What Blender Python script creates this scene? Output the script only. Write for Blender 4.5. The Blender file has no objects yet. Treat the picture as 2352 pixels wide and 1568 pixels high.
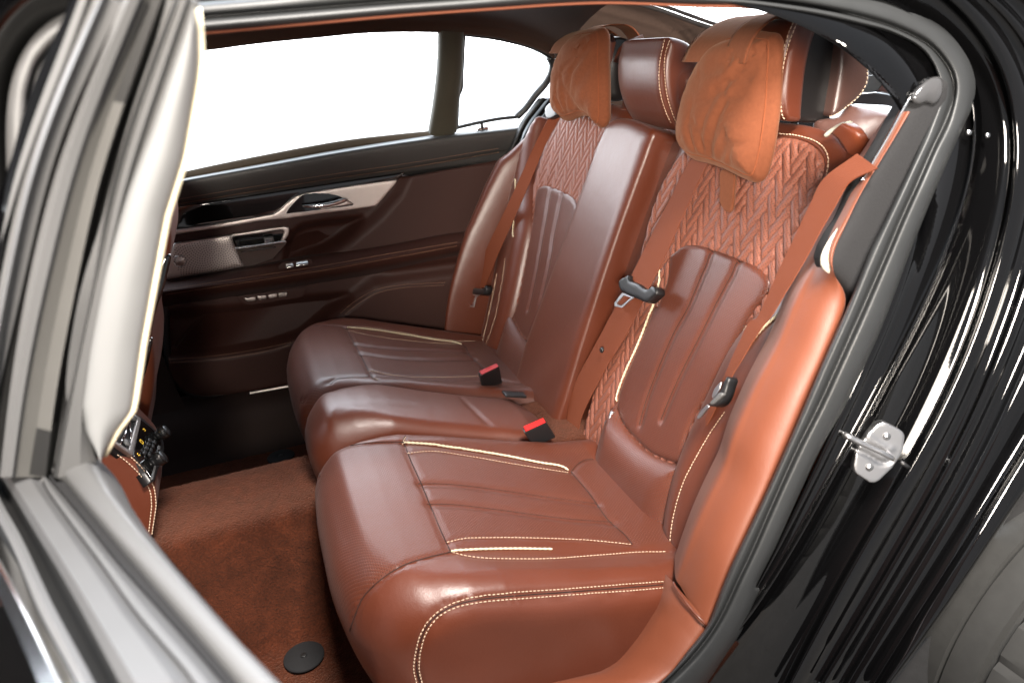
import bpy, bmesh, math, random
import numpy as np
from mathutils import Vector, Matrix
from mathutils.bvhtree import BVHTree
from mathutils.geometry import delaunay_2d_cdt
random.seed(4); rng = np.random.default_rng(7)
S = bpy.context.scene
COL = S.collection

# ------------------------------------------------------------------ camera, light, exposure
# car axes: X towards the tail, Y towards the far door, Z up, metres above the cabin floor
FPX, CX, CY = 1700.0, 1176.0, 784.0
CAMX = np.array([0.9360641, -0.19500029, 0.29284618])
CAMY = np.array([-0.34399927, -0.33263593, 0.87807622])
CAMZ = np.array([-0.07381396, -0.92267449, -0.37844851])
RM = np.stack([CAMX, CAMY, CAMZ], 1)
CAM = np.array([-0.07706322, -1.4088731, 1.06240533])
cam = bpy.data.cameras.new('camera'); camo = bpy.data.objects.new('camera', cam); COL.objects.link(camo)
S.camera = camo
right, down, fwd = RM[0], RM[1], RM[2]
camo.matrix_world = Matrix(((right[0], -down[0], -fwd[0], CAM[0]), (right[1], -down[1], -fwd[1], CAM[1]),
                            (right[2], -down[2], -fwd[2], CAM[2]), (0, 0, 0, 1)))
cam.sensor_width = 36; cam.lens = FPX / 2352 * 36
cam.clip_start = 0.05; cam.clip_end = 200
cam.dof.use_dof = True; cam.dof.focus_distance = 1.45; cam.dof.aperture_fstop = 5.0

W = bpy.data.worlds.new('World'); S.world = W; W.use_nodes = True
nt = W.node_tree; nt.nodes.clear()
out = nt.nodes.new('ShaderNodeOutputWorld'); bg = nt.nodes.new('ShaderNodeBackground')
tc = nt.nodes.new('ShaderNodeTexCoord'); sep = nt.nodes.new('ShaderNodeSeparateXYZ'); cr = nt.nodes.new('ShaderNodeValToRGB')
nt.links.new(tc.outputs['Generated'], sep.inputs[0]); nt.links.new(sep.outputs['Z'], cr.inputs[0])
cr.color_ramp.elements[0].position = 0.0; cr.color_ramp.elements[0].color = (.99, .97, 1.0, 1)
cr.color_ramp.elements[1].position = 0.7; cr.color_ramp.elements[1].color = (.86, .94, 1.05, 1)
nt.links.new(cr.outputs[0], bg.inputs[0])
# the far side of the car looks out on the bright open sky, the near side on a duller yard
mrw = nt.nodes.new('ShaderNodeMapRange'); mrw.interpolation_type = 'SMOOTHSTEP'; nt.links.new(sep.outputs['Y'], mrw.inputs['Value'])
mrw.inputs['From Min'].default_value = -.1; mrw.inputs['From Max'].default_value = .6; mrw.inputs['To Min'].default_value = .32; mrw.inputs['To Max'].default_value = 8.0
nt.links.new(mrw.outputs[0], bg.inputs[1])
nt.links.new(bg.outputs[0], out.inputs[0])

def area(name, loc, target, size, sizey, power, col):
    l = bpy.data.lights.new(name, 'AREA'); l.shape = 'RECTANGLE'; l.size = size; l.size_y = sizey; l.energy = power; l.color = col
    o = bpy.data.objects.new(name, l); COL.objects.link(o); o.location = loc
    o.rotation_euler = (Vector(target) - Vector(loc)).to_track_quat('-Z', 'Y').to_euler(); return o
area('added_fill_overhead', (.30, -1.75, 2.7), (.50, -.52, .40), .6, .45, 165, (1, .93, .86))  # added lamp, standing in for sky light over the near side
b_ = area('added_fill_doorway', (-.50, -2.3, 1.22), (.70, -.30, .82), .5, .35, 16, (1, .90, .79)); b_.data.spread = math.radians(75)  # added warm lamp to brighten the upper backrests; no such source here
S.view_settings.view_transform = 'Standard'; S.view_settings.look = 'None'
S.view_settings.exposure = 0.55; S.view_settings.gamma = 1
S.cycles.use_denoising = True
S.cycles.max_bounces = 8; S.cycles.diffuse_bounces = 4; S.cycles.glossy_bounces = 4; S.cycles.transparent_max_bounces = 12
S.cycles.caustics_reflective = False; S.cycles.caustics_refractive = False
S.cycles.sample_clamp_indirect = 6

# ------------------------------------------------------------------ measuring helpers
# digitised crops of the reference: (x0, y0, scale)
CR = {0: (0, 0, 1.7415), 1: (0, 0, .6378), 2: (600, 500, .6378), 3: (2000, 0, .7228), 4: (3000, 0, .6376), 5: (1700, 900, .6378),
      6: (2900, 1200, .9763), 7: (0, 1400, .8489), 8: (1100, 1500, .785), 9: (2200, 200, .38265), 10: (2500, 700, .38265),
      11: (2200, 1200, .38265), 12: (1800, 400, .6375), 13: (350, 1600, .3828), 14: (600, 600, .3189), 15: (2200, 0, .3189),
      16: (2700, 0, .4464), 17: (0, 0, 1.2121), 18: (2300, 2100, .5102), 19: (700, 0, .6803), 20: (3200, 1600, .2551)}
def K(n, pts):
    a, b, s = CR[n]
    return [((a + x * s) / 1.7415, (b + y * s) / 1.7415) for x, y in pts]
def rays(pts):
    p = np.array(pts, float)
    d = np.stack([(p[:, 0] - CX) / FPX, (p[:, 1] - CY) / FPX, np.ones(len(p))], 1) @ RM
    return d / np.linalg.norm(d, axis=1)[:, None]
def proj(P):
    q = (np.asarray(P) - CAM) @ RM.T
    return np.stack([CX + FPX * q[:, 0] / q[:, 2], CY + FPX * q[:, 1] / q[:, 2]], 1)
def nrm(v): v = np.asarray(v, float); return v / np.linalg.norm(v)
def hit(pts, o, n):
    o = np.asarray(o, float); n = np.asarray(n, float); d = rays(pts)
    k = ((o - CAM) @ n) / (d @ n); return CAM + d * k[:, None]
def onY(pts, y): return hit(pts, (0, y, 0), (0, 1, 0))
def onZ(pts, z): return hit(pts, (0, 0, z), (0, 0, 1))
def onX(pts, x): return hit(pts, (x, 0, 0), (1, 0, 0))
TB = math.radians(20)
BO = np.array([.52, 0, .22]); BU = np.array([math.sin(TB), 0, math.cos(TB)]); BN = np.array([-math.cos(TB), 0, math.sin(TB)])
BY = np.array([0., 1, 0])
def onB(pts, h=0.): return hit(pts, BO + BN * h, BN)
def onBy(pts, hs):   # a height above the backrest plane for every point
    return np.array([onB([p], h)[0] for p, h in zip(pts, hs)])
def onYs(pts, ys): return np.array([onY([p], y)[0] for p, y in zip(pts, ys)])

def smooth_path(P, step=.006, closed=False, sub=12):
    P = np.asarray(P, float); n = len(P)
    if n < 3 and not closed: dense = np.array([P[0] + (P[-1] - P[0]) * t for t in np.linspace(0, 1, 40)])
    else:
        out_ = []
        rngi = range(n) if closed else range(n - 1)
        for i in rngi:
            p1, p2 = P[i], P[(i + 1) % n]
            p0 = P[(i - 1) % n] if (closed or i > 0) else 2 * p1 - p2
            p3 = P[(i + 2) % n] if (closed or i < n - 2) else 2 * p2 - p1
            d01 = max(np.linalg.norm(p1 - p0), 1e-9) ** .5; d12 = max(np.linalg.norm(p2 - p1), 1e-9) ** .5; d23 = max(np.linalg.norm(p3 - p2), 1e-9) ** .5
            m1 = (p1 - p0) / d01 - (p2 - p0) / (d01 + d12) + (p2 - p1) / d12
            m2 = (p2 - p1) / d12 - (p3 - p1) / (d12 + d23) + (p3 - p2) / d23
            m1 *= d12; m2 *= d12
            if d01 < 1e-4: m1 = (p2 - p1)
            if d23 < 1e-4: m2 = (p2 - p1)
            for t in np.linspace(0, 1, sub, endpoint=False):
                out_.append((2*t**3-3*t**2+1)*p1 + (t**3-2*t**2+t)*m1 + (-2*t**3+3*t**2)*p2 + (t**3-t**2)*m2)
        if not closed: out_.append(P[-1])
        dense = np.array(out_)
    return resample(dense, step, closed)
def resample(D, step=None, closed=False, n=None):
    D = np.asarray(D, float)
    if closed: D = np.vstack([D, D[:1]])
    seg = np.linalg.norm(np.diff(D, axis=0), axis=1); L = np.concatenate([[0], np.cumsum(seg)])
    m = n or max(3, int(round(L[-1] / step)) + (0 if closed else 1))
    t = np.linspace(0, L[-1], m + (1 if closed else 0))
    if closed: t = t[:-1]
    return np.stack([np.interp(t, L, D[:, k]) for k in range(D.shape[1])], 1)
def inside(P, poly):
    x, y = P[:, 0], P[:, 1]; r = np.zeros(len(P), bool); n = len(poly)
    for i in range(n):
        x1, y1 = poly[i]; x2, y2 = poly[(i + 1) % n]
        c = ((y1 > y) != (y2 > y)) & (x < (x2 - x1) * (y - y1) / ((y2 - y1) if y2 != y1 else 1e-12) + x1); r ^= c
    return r
def dist(P, line, closed=False):
    P = np.asarray(P, float); line = np.asarray(line, float); d = np.full(len(P), 1e9)
    n = len(line)
    for i in range(n if closed else n - 1):
        a = line[i]; b = line[(i + 1) % n]; ab = b - a; L = ab @ ab
        t = np.clip(((P - a) @ ab) / (L if L > 0 else 1), 0, 1)
        d = np.minimum(d, np.linalg.norm(P - a - t[:, None] * ab, axis=1))
    return d

# ------------------------------------------------------------------ materials
MATS = {}
def mat(name, col, rough=.5, metal=0., **k):
    if name in MATS: return MATS[name]
    m = bpy.data.materials.new(name); m.use_nodes = True; t = m.node_tree; b = t.nodes['Principled BSDF']
    b.inputs['Base Color'].default_value = (*col, 1); b.inputs['Roughness'].default_value = rough; b.inputs['Metallic'].default_value = metal
    if 'coat' in k: b.inputs['Coat Weight'].default_value = k['coat']; b.inputs['Coat Roughness'].default_value = k.get('coatr', .03)
    if 'spec' in k: b.inputs['Specular IOR Level'].default_value = k['spec']
    if 'sheen' in k: b.inputs['Sheen Weight'].default_value = k['sheen']; b.inputs['Sheen Roughness'].default_value = k.get('sheenr', .4); b.inputs['Sheen Tint'].default_value = (*k.get('sheent', (1, 1, 1)), 1)
    if 'emit' in k: b.inputs['Emission Color'].default_value = (*k['emit'], 1); b.inputs['Emission Strength'].default_value = k.get('estr', 1)
    co = t.nodes.new('ShaderNodeTexCoord'); src = co.outputs['Object']
    if 'noise' in k:   # (scale, colour variation, bump)
        sc, cv, bp = k['noise']
        n = t.nodes.new('ShaderNodeTexNoise'); n.inputs['Scale'].default_value = sc; n.inputs['Detail'].default_value = k.get('detail', 4)
        t.links.new(src, n.inputs['Vector'])
        mx = t.nodes.new('ShaderNodeMix'); mx.data_type = 'RGBA'
        mx.inputs['A'].default_value = (*[c * (1 - cv) for c in col], 1); mx.inputs['B'].default_value = (*[min(1, c * (1 + cv)) for c in col], 1)
        t.links.new(n.outputs['Fac'], mx.inputs['Factor']); t.links.new(mx.outputs['Result'], b.inputs['Base Color'])
        if bp:
            bu = t.nodes.new('ShaderNodeBump'); bu.inputs['Strength'].default_value = 1; bu.inputs['Distance'].default_value = bp
            t.links.new(n.outputs['Fac'], bu.inputs['Height']); t.links.new(bu.outputs['Normal'], b.inputs['Normal'])
    MATS[name] = m; return m

def leather(name, col, rough=.4, perf=False, grain=.00012, pitch=.0062, spec=.68):
    """grained hide; perf: punched holes laid on the UV map (metres) wherever the 'perf' attribute is 1"""
    if name in MATS: return MATS[name]
    m = bpy.data.materials.new(name); m.use_nodes = True; t = m.node_tree; b = t.nodes['Principled BSDF']; N = t.nodes.new; L = t.links.new
    b.inputs['Roughness'].default_value = rough; b.inputs['Specular IOR Level'].default_value = spec
    b.inputs['Sheen Weight'].default_value = .03; b.inputs['Sheen Roughness'].default_value = .45
    co = N('ShaderNodeTexCoord')
    v = N('ShaderNodeTexVoronoi'); v.inputs['Scale'].default_value = 520; L(co.outputs['Object'], v.inputs['Vector'])
    n2 = N('ShaderNodeTexNoise'); n2.inputs['Scale'].default_value = 9; n2.inputs['Detail'].default_value = 5; L(co.outputs['Object'], n2.inputs['Vector'])
    mx = N('ShaderNodeMix'); mx.data_type = 'RGBA'; mx.inputs['A'].default_value = (*[c * .86 for c in col], 1); mx.inputs['B'].default_value = (*[c * 1.14 for c in col], 1)
    L(n2.outputs['Fac'], mx.inputs['Factor'])
    ro = N('ShaderNodeMapRange'); ro.inputs['To Min'].default_value = rough - .07; ro.inputs['To Max'].default_value = rough + .09
    L(n2.outputs['Fac'], ro.inputs['Value']); L(ro.outputs[0], b.inputs['Roughness'])
    bu = N('ShaderNodeBump'); bu.inputs['Distance'].default_value = grain; bu.inputs['Strength'].default_value = .8
    L(v.outputs['Distance'], bu.inputs['Height'])
    n3 = N('ShaderNodeTexNoise'); n3.inputs['Scale'].default_value = 38; n3.inputs['Detail'].default_value = 3; n3.inputs['Distortion'].default_value = .8; L(co.outputs['Object'], n3.inputs['Vector'])
    bu0 = N('ShaderNodeBump'); bu0.inputs['Distance'].default_value = .0007; bu0.inputs['Strength'].default_value = .55
    L(n3.outputs['Fac'], bu0.inputs['Height']); L(bu0.outputs['Normal'], bu.inputs['Normal'])
    colour = mx.outputs['Result']; normal = bu.outputs['Normal']
    if perf:
        def math_(op, a, c=None):
            q = N('ShaderNodeMath'); q.operation = op
            for i, s in enumerate((a, c)):
                if s is None: continue
                if isinstance(s, (int, float)): q.inputs[i].default_value = s
                else: L(s, q.inputs[i])
            return q.outputs[0]
        uv = N('ShaderNodeSeparateXYZ'); L(co.outputs['UV'], uv.inputs[0]); U, Vv = uv.outputs[0], uv.outputs[1]
        def lattice(ox, oy):
            fx = math_('SUBTRACT', math_('FRACT', math_('ADD', math_('DIVIDE', U, pitch), ox)), .5)
            fy = math_('SUBTRACT', math_('FRACT', math_('ADD', math_('DIVIDE', Vv, pitch), oy)), .5)
            return math_('SQRT', math_('ADD', math_('MULTIPLY', fx, fx), math_('MULTIPLY', fy, fy)))
        d = math_('MINIMUM', lattice(0, 0), lattice(.5, .5))
        mr = N('ShaderNodeMapRange'); mr.inputs['From Min'].default_value = .11; mr.inputs['From Max'].default_value = .19
        mr.inputs['To Min'].default_value = 1; mr.inputs['To Max'].default_value = 0; L(d, mr.inputs['Value'])
        at = N('ShaderNodeAttribute'); at.attribute_name = 'perf'
        hole = math_('MULTIPLY', mr.outputs[0], at.outputs['Fac'])
        m2 = N('ShaderNodeMix'); m2.data_type = 'RGBA'; L(hole, m2.inputs['Factor']); L(colour, m2.inputs['A']); m2.inputs['B'].default_value = (*[c * .4 for c in col], 1)
        colour = m2.outputs['Result']
        b2 = N('ShaderNodeBump'); b2.invert = True; b2.inputs['Distance'].default_value = .0008; b2.inputs['Strength'].default_value = .7
        L(hole, b2.inputs['Height']); L(normal, b2.inputs['Normal']); normal = b2.outputs['Normal']
    L(colour, b.inputs['Base Color']); L(normal, b.inputs['Normal'])
    MATS[name] = m; return m

TAN = (.092, .0205, .0080)
M_leather = leather('tan_leather', TAN, .40)
M_quilt = leather('tan_leather_quilted', (.19, .055, .028), .58, perf=True, spec=.75)
M_perf = leather('tan_leather_perforated', TAN, .41, perf=True)
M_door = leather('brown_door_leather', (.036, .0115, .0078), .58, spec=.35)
M_trim = leather('tan_side_trim', (.15, .040, .0165), .50)
M_suede = mat('orange_suede', (.155, .049, .0225), .95, noise=(160, .18, .0006), sheen=.15, sheenr=.5, sheent=(1, .62, .4), spec=.15)
M_strap = mat('suede_strap', (.20, .058, .024), .95, noise=(220, .15, .0005), sheen=.1, sheenr=.5, sheent=(1, .6, .4), spec=.15)
M_thread = mat('cream_thread', (.56, .42, .30), .7)
M_pipe = mat('cream_cord', (.60, .52, .36), .6)
M_web = mat('brown_webbing', (.25, .066, .026), .62, noise=(9, .08, 0), sheen=.2, sheenr=.3)
M_blackplastic = mat('black_plastic', (.012, .012, .013), .38, noise=(300, .2, .0001))
M_gloss = mat('piano_black', (.004, .004, .004), .06, coat=1, coatr=.02)
M_chrome = mat('polished_metal', (.72, .72, .72), .14, 1)
M_satin = mat('satin_metal', (.60, .55, .52), .42, 1, noise=(60, .06, 0))
M_steel = mat('steel', (.62, .62, .63), .34, 1, noise=(45, .07, 0))
M_red = mat('red_plastic', (.62, .02, .02), .35)
M_pink = mat('faded_red_plastic', (.45, .07, .08), .4)
M_darkleather = leather('black_door_leather', (.022, .021, .020), .48)
M_liner = mat('brown_headliner', (.05, .027, .018), .95, noise=(500, .12, .0003))
M_felt = mat('black_felt', (.008, .008, .009), .9, noise=(400, .4, .0004))
M_rubber = mat('seal_rubber', (.022, .0235, .0245), .48, noise=(35, .12, .0002))
M_rubber2 = mat('dark_rubber', (.012, .012, .012), .5, noise=(35, .2, .0002))
M_paint = mat('black_car_paint', (.002, .002, .0022), .04, coat=.5, coatr=.01, spec=.4)
M_carpet = mat('rust_carpet', (.054, .0135, .0055), 1., noise=(260, .9, .006), sheen=.15, sheenr=.6, sheent=(1, .5, .35), spec=.1, detail=6)
_t = M_carpet.node_tree; _b = _t.nodes['Principled BSDF']; _l = [l for l in _t.links if l.to_socket == _b.inputs['Base Color']][0]; _src = _l.from_socket
_n = _t.nodes.new('ShaderNodeTexNoise'); _n.inputs['Scale'].default_value = 17; _n.inputs['Detail'].default_value = 7; _n.inputs['Distortion'].default_value = 1.6
_c = _t.nodes.new('ShaderNodeTexCoord'); _t.links.new(_c.outputs['Object'], _n.inputs['Vector'])
_r = _t.nodes.new('ShaderNodeMapRange'); _r.inputs['From Min'].default_value = .35; _r.inputs['From Max'].default_value = .68; _r.inputs['To Min'].default_value = .72; _r.inputs['To Max'].default_value = 1.25; _t.links.new(_n.outputs['Fac'], _r.inputs['Value'])
_m = _t.nodes.new('ShaderNodeVectorMath'); _m.operation = 'SCALE'; _t.links.new(_src, _m.inputs[0]); _t.links.new(_r.outputs[0], _m.inputs['Scale']); _t.links.new(_m.outputs[0], _b.inputs['Base Color'])
M_greytrim_and_reflection = mat('grey_trim_and_reflection', (.085, .086, .087), .45, noise=(20, .05, 0), spec=.4)  # grey trim; on the open door it stands in for reflections
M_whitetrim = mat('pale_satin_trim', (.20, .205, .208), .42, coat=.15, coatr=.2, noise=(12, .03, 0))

# ------------------------------------------------------------------ object helpers
def raw(name, V, F, m=None, parent=None, smooth=True, uv=None, perf=None, sharp=None):
    me = bpy.data.meshes.new(name); me.from_pydata([tuple(map(float, v)) for v in V], [], [tuple(int(i) for i in f) for f in F]); me.validate()
    if uv is not None:
        l = me.uv_layers.new(name='uv'); vi = np.zeros(len(me.loops), int); me.loops.foreach_get('vertex_index', vi)
        l.data.foreach_set('uv', np.asarray(uv, float)[vi].ravel())
    if perf is not None:
        a = me.attributes.new('perf', 'FLOAT', 'POINT'); a.data.foreach_set('value', np.asarray(perf, float))
    if smooth: me.shade_smooth()
    if sharp: me.set_sharp_from_angle(angle=math.radians(sharp))
    if m: me.materials.append(m)
    o = bpy.data.objects.new(name, me); COL.objects.link(o)
    if parent is not None: attach(o, parent)
    return o
def wpos(o):
    p = Vector(o.location)
    while o.parent: o = o.parent; p = p + o.location
    return p
def attach(o, parent):
    """vertices stay where they are in the world; the child sits at its parent's base"""
    if o.type == 'MESH': o.data.transform(Matrix.Translation(-wpos(parent)))
    o.parent = parent
def thing(name, loc, label, cat, group=None):
    o = bpy.data.objects.new(name, None); COL.objects.link(o); o.location = loc; o.empty_display_size = .05
    o['label'] = label; o['category'] = cat
    if group: o['group'] = group
    return o
def lab(o, s): o['label'] = s; return o
def join(parts):
    V, F, k = [], [], 0
    for v, f in parts:
        V.append(np.asarray(v, float)); F += [tuple(int(i) + k for i in q) for q in f]; k += len(v)
    return np.vstack(V), F

def frames(P):
    P = np.asarray(P, float); T = np.gradient(P, axis=0); T /= np.linalg.norm(T, axis=1)[:, None] + 1e-12; return T
def tubeVF(P, r, seg=8, ref=None, flat=1., cap=True):
    P = np.asarray(P, float); T = frames(P); n = len(P); rr = np.broadcast_to(np.asarray(r, float), (n,))
    a = np.cross(T[0], [0, 0, 1.] if abs(T[0][2]) < .9 else [1., 0, 0]) if ref is None else np.cross(T[0], ref); a /= np.linalg.norm(a)
    V = []
    for i in range(n):
        if ref is not None: a = np.cross(T[i], ref if np.ndim(ref) == 1 else ref[i])
        a = a - T[i] * (a @ T[i]); a /= np.linalg.norm(a) + 1e-12; b = np.cross(T[i], a)
        for k in range(seg):
            th = 2 * math.pi * k / seg; V.append(P[i] + rr[i] * (math.cos(th) * a + math.sin(th) * flat * b))
    F = [(i*seg+k, i*seg+(k+1) % seg, (i+1)*seg+(k+1) % seg, (i+1)*seg+k) for i in range(n-1) for k in range(seg)]
    if cap: F += [tuple(range(seg))[::-1], tuple((n-1)*seg + k for k in range(seg))]
    return np.array(V), F
def tube(name, P, r, m, parent=None, seg=8, **k):
    V, F = tubeVF(P, r, seg, **k); return raw(name, V, F, m, parent)
def loft(curves, n=60, across=1, closed=False):
    """curves: list of 3D polylines; smooth along; 'across' extra spline steps between them"""
    C = [resample(smooth_path(c, .004), n=n) for c in curves]
    A = np.array(C)   # k,n,3
    if across > 1:
        k = len(C); B = []
        for i in range(k - 1):
            p1, p2 = A[i], A[i+1]; p0 = A[i-1] if i > 0 else 2*p1 - p2; p3 = A[i+2] if i < k-2 else 2*p2 - p1
            for t in np.linspace(0, 1, across, endpoint=False):
                B.append(.5*((2*p1)+(-p0+p2)*t+(2*p0-5*p1+4*p2-p3)*t*t+(-p0+3*p1-3*p2+p3)*t**3))
        B.append(A[-1]); A = np.array(B)
    k = len(A); V = A.reshape(-1, 3)
    F = [(i*n+j, i*n+j+1, (i+1)*n+j+1, (i+1)*n+j) for i in range(k-1) for j in range(n-1)]
    return V, F
def loftobj(name, curves, m, parent=None, n=60, across=1, thick=0., sharp=None, flip=False):
    V, F = loft(curves, n, across)
    # turn faces towards the camera side
    if len(F):
        f = F[len(F)//2]; nn = np.cross(V[f[1]]-V[f[0]], V[f[2]]-V[f[0]])
        if (nn @ (CAM - V[f[0]]) < 0) != flip: F = [q[::-1] for q in F]
    seg = np.linalg.norm(np.diff(V[:n], axis=0), axis=1); u = np.concatenate([[0], np.cumsum(seg)])
    rows = len(V)//n; uvs = np.array([(u[j], i*.02) for i in range(rows) for j in range(n)])
    o = raw(name, V, F, m, parent, uv=uvs, sharp=sharp)
    if thick:
        s = o.modifiers.new('thickness', 'SOLIDIFY'); s.thickness = thick; s.offset = -1
        if across == 1: e = o.modifiers.new('crisp', 'EDGE_SPLIT'); e.split_angle = math.radians(28)
    return o

def carve(V, N, seams):
    """seams: (polyline3d, depth, width)"""
    D = np.zeros(len(V))
    for line, dep, w in seams:
        lo = line.min(0) - 4*w; hi = line.max(0) + 4*w
        idx = np.where(((V > lo) & (V < hi)).all(1))[0]
        if len(idx) == 0: continue
        d = dist(V[idx], line); D[idx] += dep * np.exp(-(d / w) ** 2)
    return V - N * D[:, None]
def normals(V, F):
    me = bpy.data.meshes.new('t'); me.from_pydata([tuple(v) for v in V], [], F); me.update()
    n = np.zeros(len(V)*3); me.vertices.foreach_get('normal', n); bpy.data.meshes.remove(me); return n.reshape(-1, 3)

class Sheet:
    """a padded panel: closed outline on a plane, domed towards the normal, with side walls"""
    def __init__(s, outline, o, e1, e2, n, H=.01, r=.01, T=.03, sp=.005, hf=None, base=None, step=None, walls=2, under=0., smooth=True, rf=None, wallfn=None):
        s.o, s.e1, s.e2, s.n = [np.asarray(a, float) for a in (o, e1, e2, n)]
        P = np.asarray(outline, float) - s.o; Q = np.stack([P @ s.e1, P @ s.e2], 1)
        Q = smooth_path(Q, step or sp, True) if smooth else resample(Q, step or sp, True)
        ar = .5*np.sum(Q[:, 0]*np.roll(Q[:, 1], -1) - np.roll(Q[:, 0], -1)*Q[:, 1])
        if ar < 0: Q = Q[::-1]
        s.Q = Q; nb = len(Q)
        lo, hi = Q.min(0), Q.max(0)
        gx = np.arange(lo[0], hi[0], sp); gy = np.arange(lo[1], hi[1], sp)
        G = np.stack(np.meshgrid(gx, gy), -1).reshape(-1, 2) + rng.uniform(-.04, .04, (len(gx)*len(gy), 2))*sp
        G = G[inside(G, Q)]; dG = dist(G, Q, True)
        G, dG = G[dG > sp*.7], dG[dG > sp*.7]
        pts = [Q]; ds = [np.zeros(nb)]
        tan = np.roll(Q, -1, 0) - np.roll(Q, 1, 0); tan /= np.linalg.norm(tan, axis=1)[:, None] + 1e-12; inn = np.stack([-tan[:, 1], tan[:, 0]], 1)
        used = 0
        for f in (.03, .12, .28, .5, .75):
            off = f*r
            if rf is not None: off = off * rf(Q)/r
            R_ = Q + inn*np.reshape(off, (-1, 1)) if np.ndim(off) else Q + inn*off
            ok = inside(R_, Q); ok &= dist(R_, Q, True) > np.min(off)*.8
            if np.max(off) < sp*3.2: pts.append(R_[ok]); ds.append(dist(R_[ok], Q, True)); used = np.max(off)
            elif np.max(off) >= sp*3.2: pts.append(R_[ok]); ds.append(dist(R_[ok], Q, True)); used = np.max(off)
        if len(pts) > 1:
            # thin the grid where the rings lie
            R2 = np.vstack(pts[1:])
            keep = dG > used + sp*.4 if rf is None else dG > sp*2
            G, dG = G[keep], dG[keep]
        A = np.vstack(pts + [G]); d = np.concatenate(ds + [dG])
        res = delaunay_2d_cdt([Vector(p) for p in A], [(i, (i+1) % nb) for i in range(nb)], [], 0, 1e-7)
        A = np.array([tuple(v) for v in res[0]]); F = []
        cen = None
        tri = [f for f in res[2]]
        c = np.array([A[list(f)].mean(0) for f in tri]); ins = inside(c, Q)
        F = [tuple(f) for f, k in zip(tri, ins) if k]
        d = dist(A, Q, True); bmask = [None]*0
        rr = np.full(len(A), r) if rf is None else rf(A)
        x = np.clip(d/np.maximum(rr, 1e-6), 0, 1); h = H*np.sqrt(np.maximum(0, 1-(1-x)**2)) if rf is None else rr*(np.sqrt(np.maximum(0, 1-(1-x)**2)))
        if hf is not None: h = h + hf(A, d)
        if base is not None: h = h + base(A)
        V = s.o + A[:, :1]*s.e1 + A[:, 1:2]*s.e2 + h[:, None]*s.n
        # boundary ring = original first nb vertices (orig index map)
        orig = res[3]; ringmap = {}
        for i, og in enumerate(orig):
            for k in og:
                if k < nb and k not in ringmap: ringmap[k] = i
        ring = [ringmap[k] for k in range(nb)]
        V = list(V); UV = list(A); prev = ring
        nw = walls
        for w in range(1, nw+1):
            f = w/nw; cur = []
            for k in range(nb):
                q = Q[k] + inn[k]*under*f*f; 
                if wallfn is not None: q = Q[k] + inn[k]*wallfn(Q[k], f)
                p0 = V[ring[k]]; b0 = h[ring[k]]
                V.append(s.o + q[0]*s.e1 + q[1]*s.e2 + (b0 - T*f)*s.n); UV.append(Q[k] + np.array([0, -T*f])); cur.append(len(V)-1)
            for k in range(nb):
                k2 = (k+1) % nb; F.append((prev[k], cur[k], cur[k2], prev[k2]))
            prev = cur
        s.cap = tuple(prev[::-1]); s.V = np.array(V); s.F = F; s.UV = np.array(UV)
        s.fix()
    def fix(s):
        f = s.F[0]; nn = np.cross(s.V[f[1]]-s.V[f[0]], s.V[f[2]]-s.V[f[0]])
        if nn @ s.n < 0: s.F = [q[::-1] for q in s.F]; s.cap = s.cap[::-1]
    def bvh(s): return BVHTree.FromPolygons([tuple(v) for v in s.V], s.F)
    def cast(s, px, step=.004, px_step=6, closed=False):
        return cast(s.bvh() if not hasattr(s, '_b') else s._b, px, step, px_step, closed)[0]
    def carve(s, seams):
        N = normals(s.V, s.F); s.V = carve(s.V, N, seams)
    def obj(s, name, m, parent=None, perf=None, sharp=None):
        F = s.F + [s.cap]
        o = raw(name, s.V, F, m, parent, uv=s.UV, perf=perf, sharp=sharp)
        return o
def cast(b, px, step=.004, px_step=6, closed=False):
    q = smooth_path(np.array(px, float), px_step, closed); D = rays(q); P, N = [], []
    for d in D:
        h = b.ray_cast(Vector(CAM), Vector(d))
        if h[0] is not None and (not P or np.linalg.norm(np.array(h[0]) - P[-1]) < .12):
            n = np.array(h[1]); 
            if n @ d > 0: n = -n
            P.append(np.array(h[0])); N.append(n)
    if len(P) < 2: return np.zeros((0, 3)), np.zeros((0, 3))
    A = resample(np.hstack([P, N]), step, closed); return A[:, :3], A[:, 3:]/np.linalg.norm(A[:, 3:], axis=1)[:, None]
def stitchVF(P, N, ln=.0042, gap=.0022, r=.00075, lift=.0003):
    """separate thread dashes along a line lying on a surface"""
    if len(P) < 2: return np.zeros((0, 3)), []
    L = np.concatenate([[0], np.cumsum(np.linalg.norm(np.diff(P, axis=0), axis=1))]); out_ = []; s = 0.
    while s + ln < L[-1]:
        t = np.array([s, s+ln*.2, s+ln*.8, s+ln]); A = np.stack([np.interp(t, L, P[:, k]) for k in range(3)], 1)
        B = np.stack([np.interp(t, L, N[:, k]) for k in range(3)], 1)
        A = A + B*np.array([-.3, 1, 1, -.3])[:, None]*r*.8 + B*lift
        out_.append(tubeVF(A, [r*.8, r, r, r*.8], 5)); s += ln+gap
    return join(out_) if out_ else (np.zeros((0, 3)), [])
M_dthread = mat('rust_thread', (.40, .22, .13), .7)
def stitching(bv, lines, parent, name='stitching', thread=None, **k):
    for px in lines:
        P, N = cast(bv, px, .002); v, f = stitchVF(P, N, **k)
        if len(v): raw(name, v, f, thread or M_thread, parent)
M_seam = mat('dark_seam', (.012, .004, .0025), .8)
def seamlines(bv, lines, parent, r=.0009):
    for px in lines:
        P, N = cast(bv, px, .004)
        if len(P) > 3: raw('seam', *tubeVF(P + N*.0001, r, 6), M_seam, parent)
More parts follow.
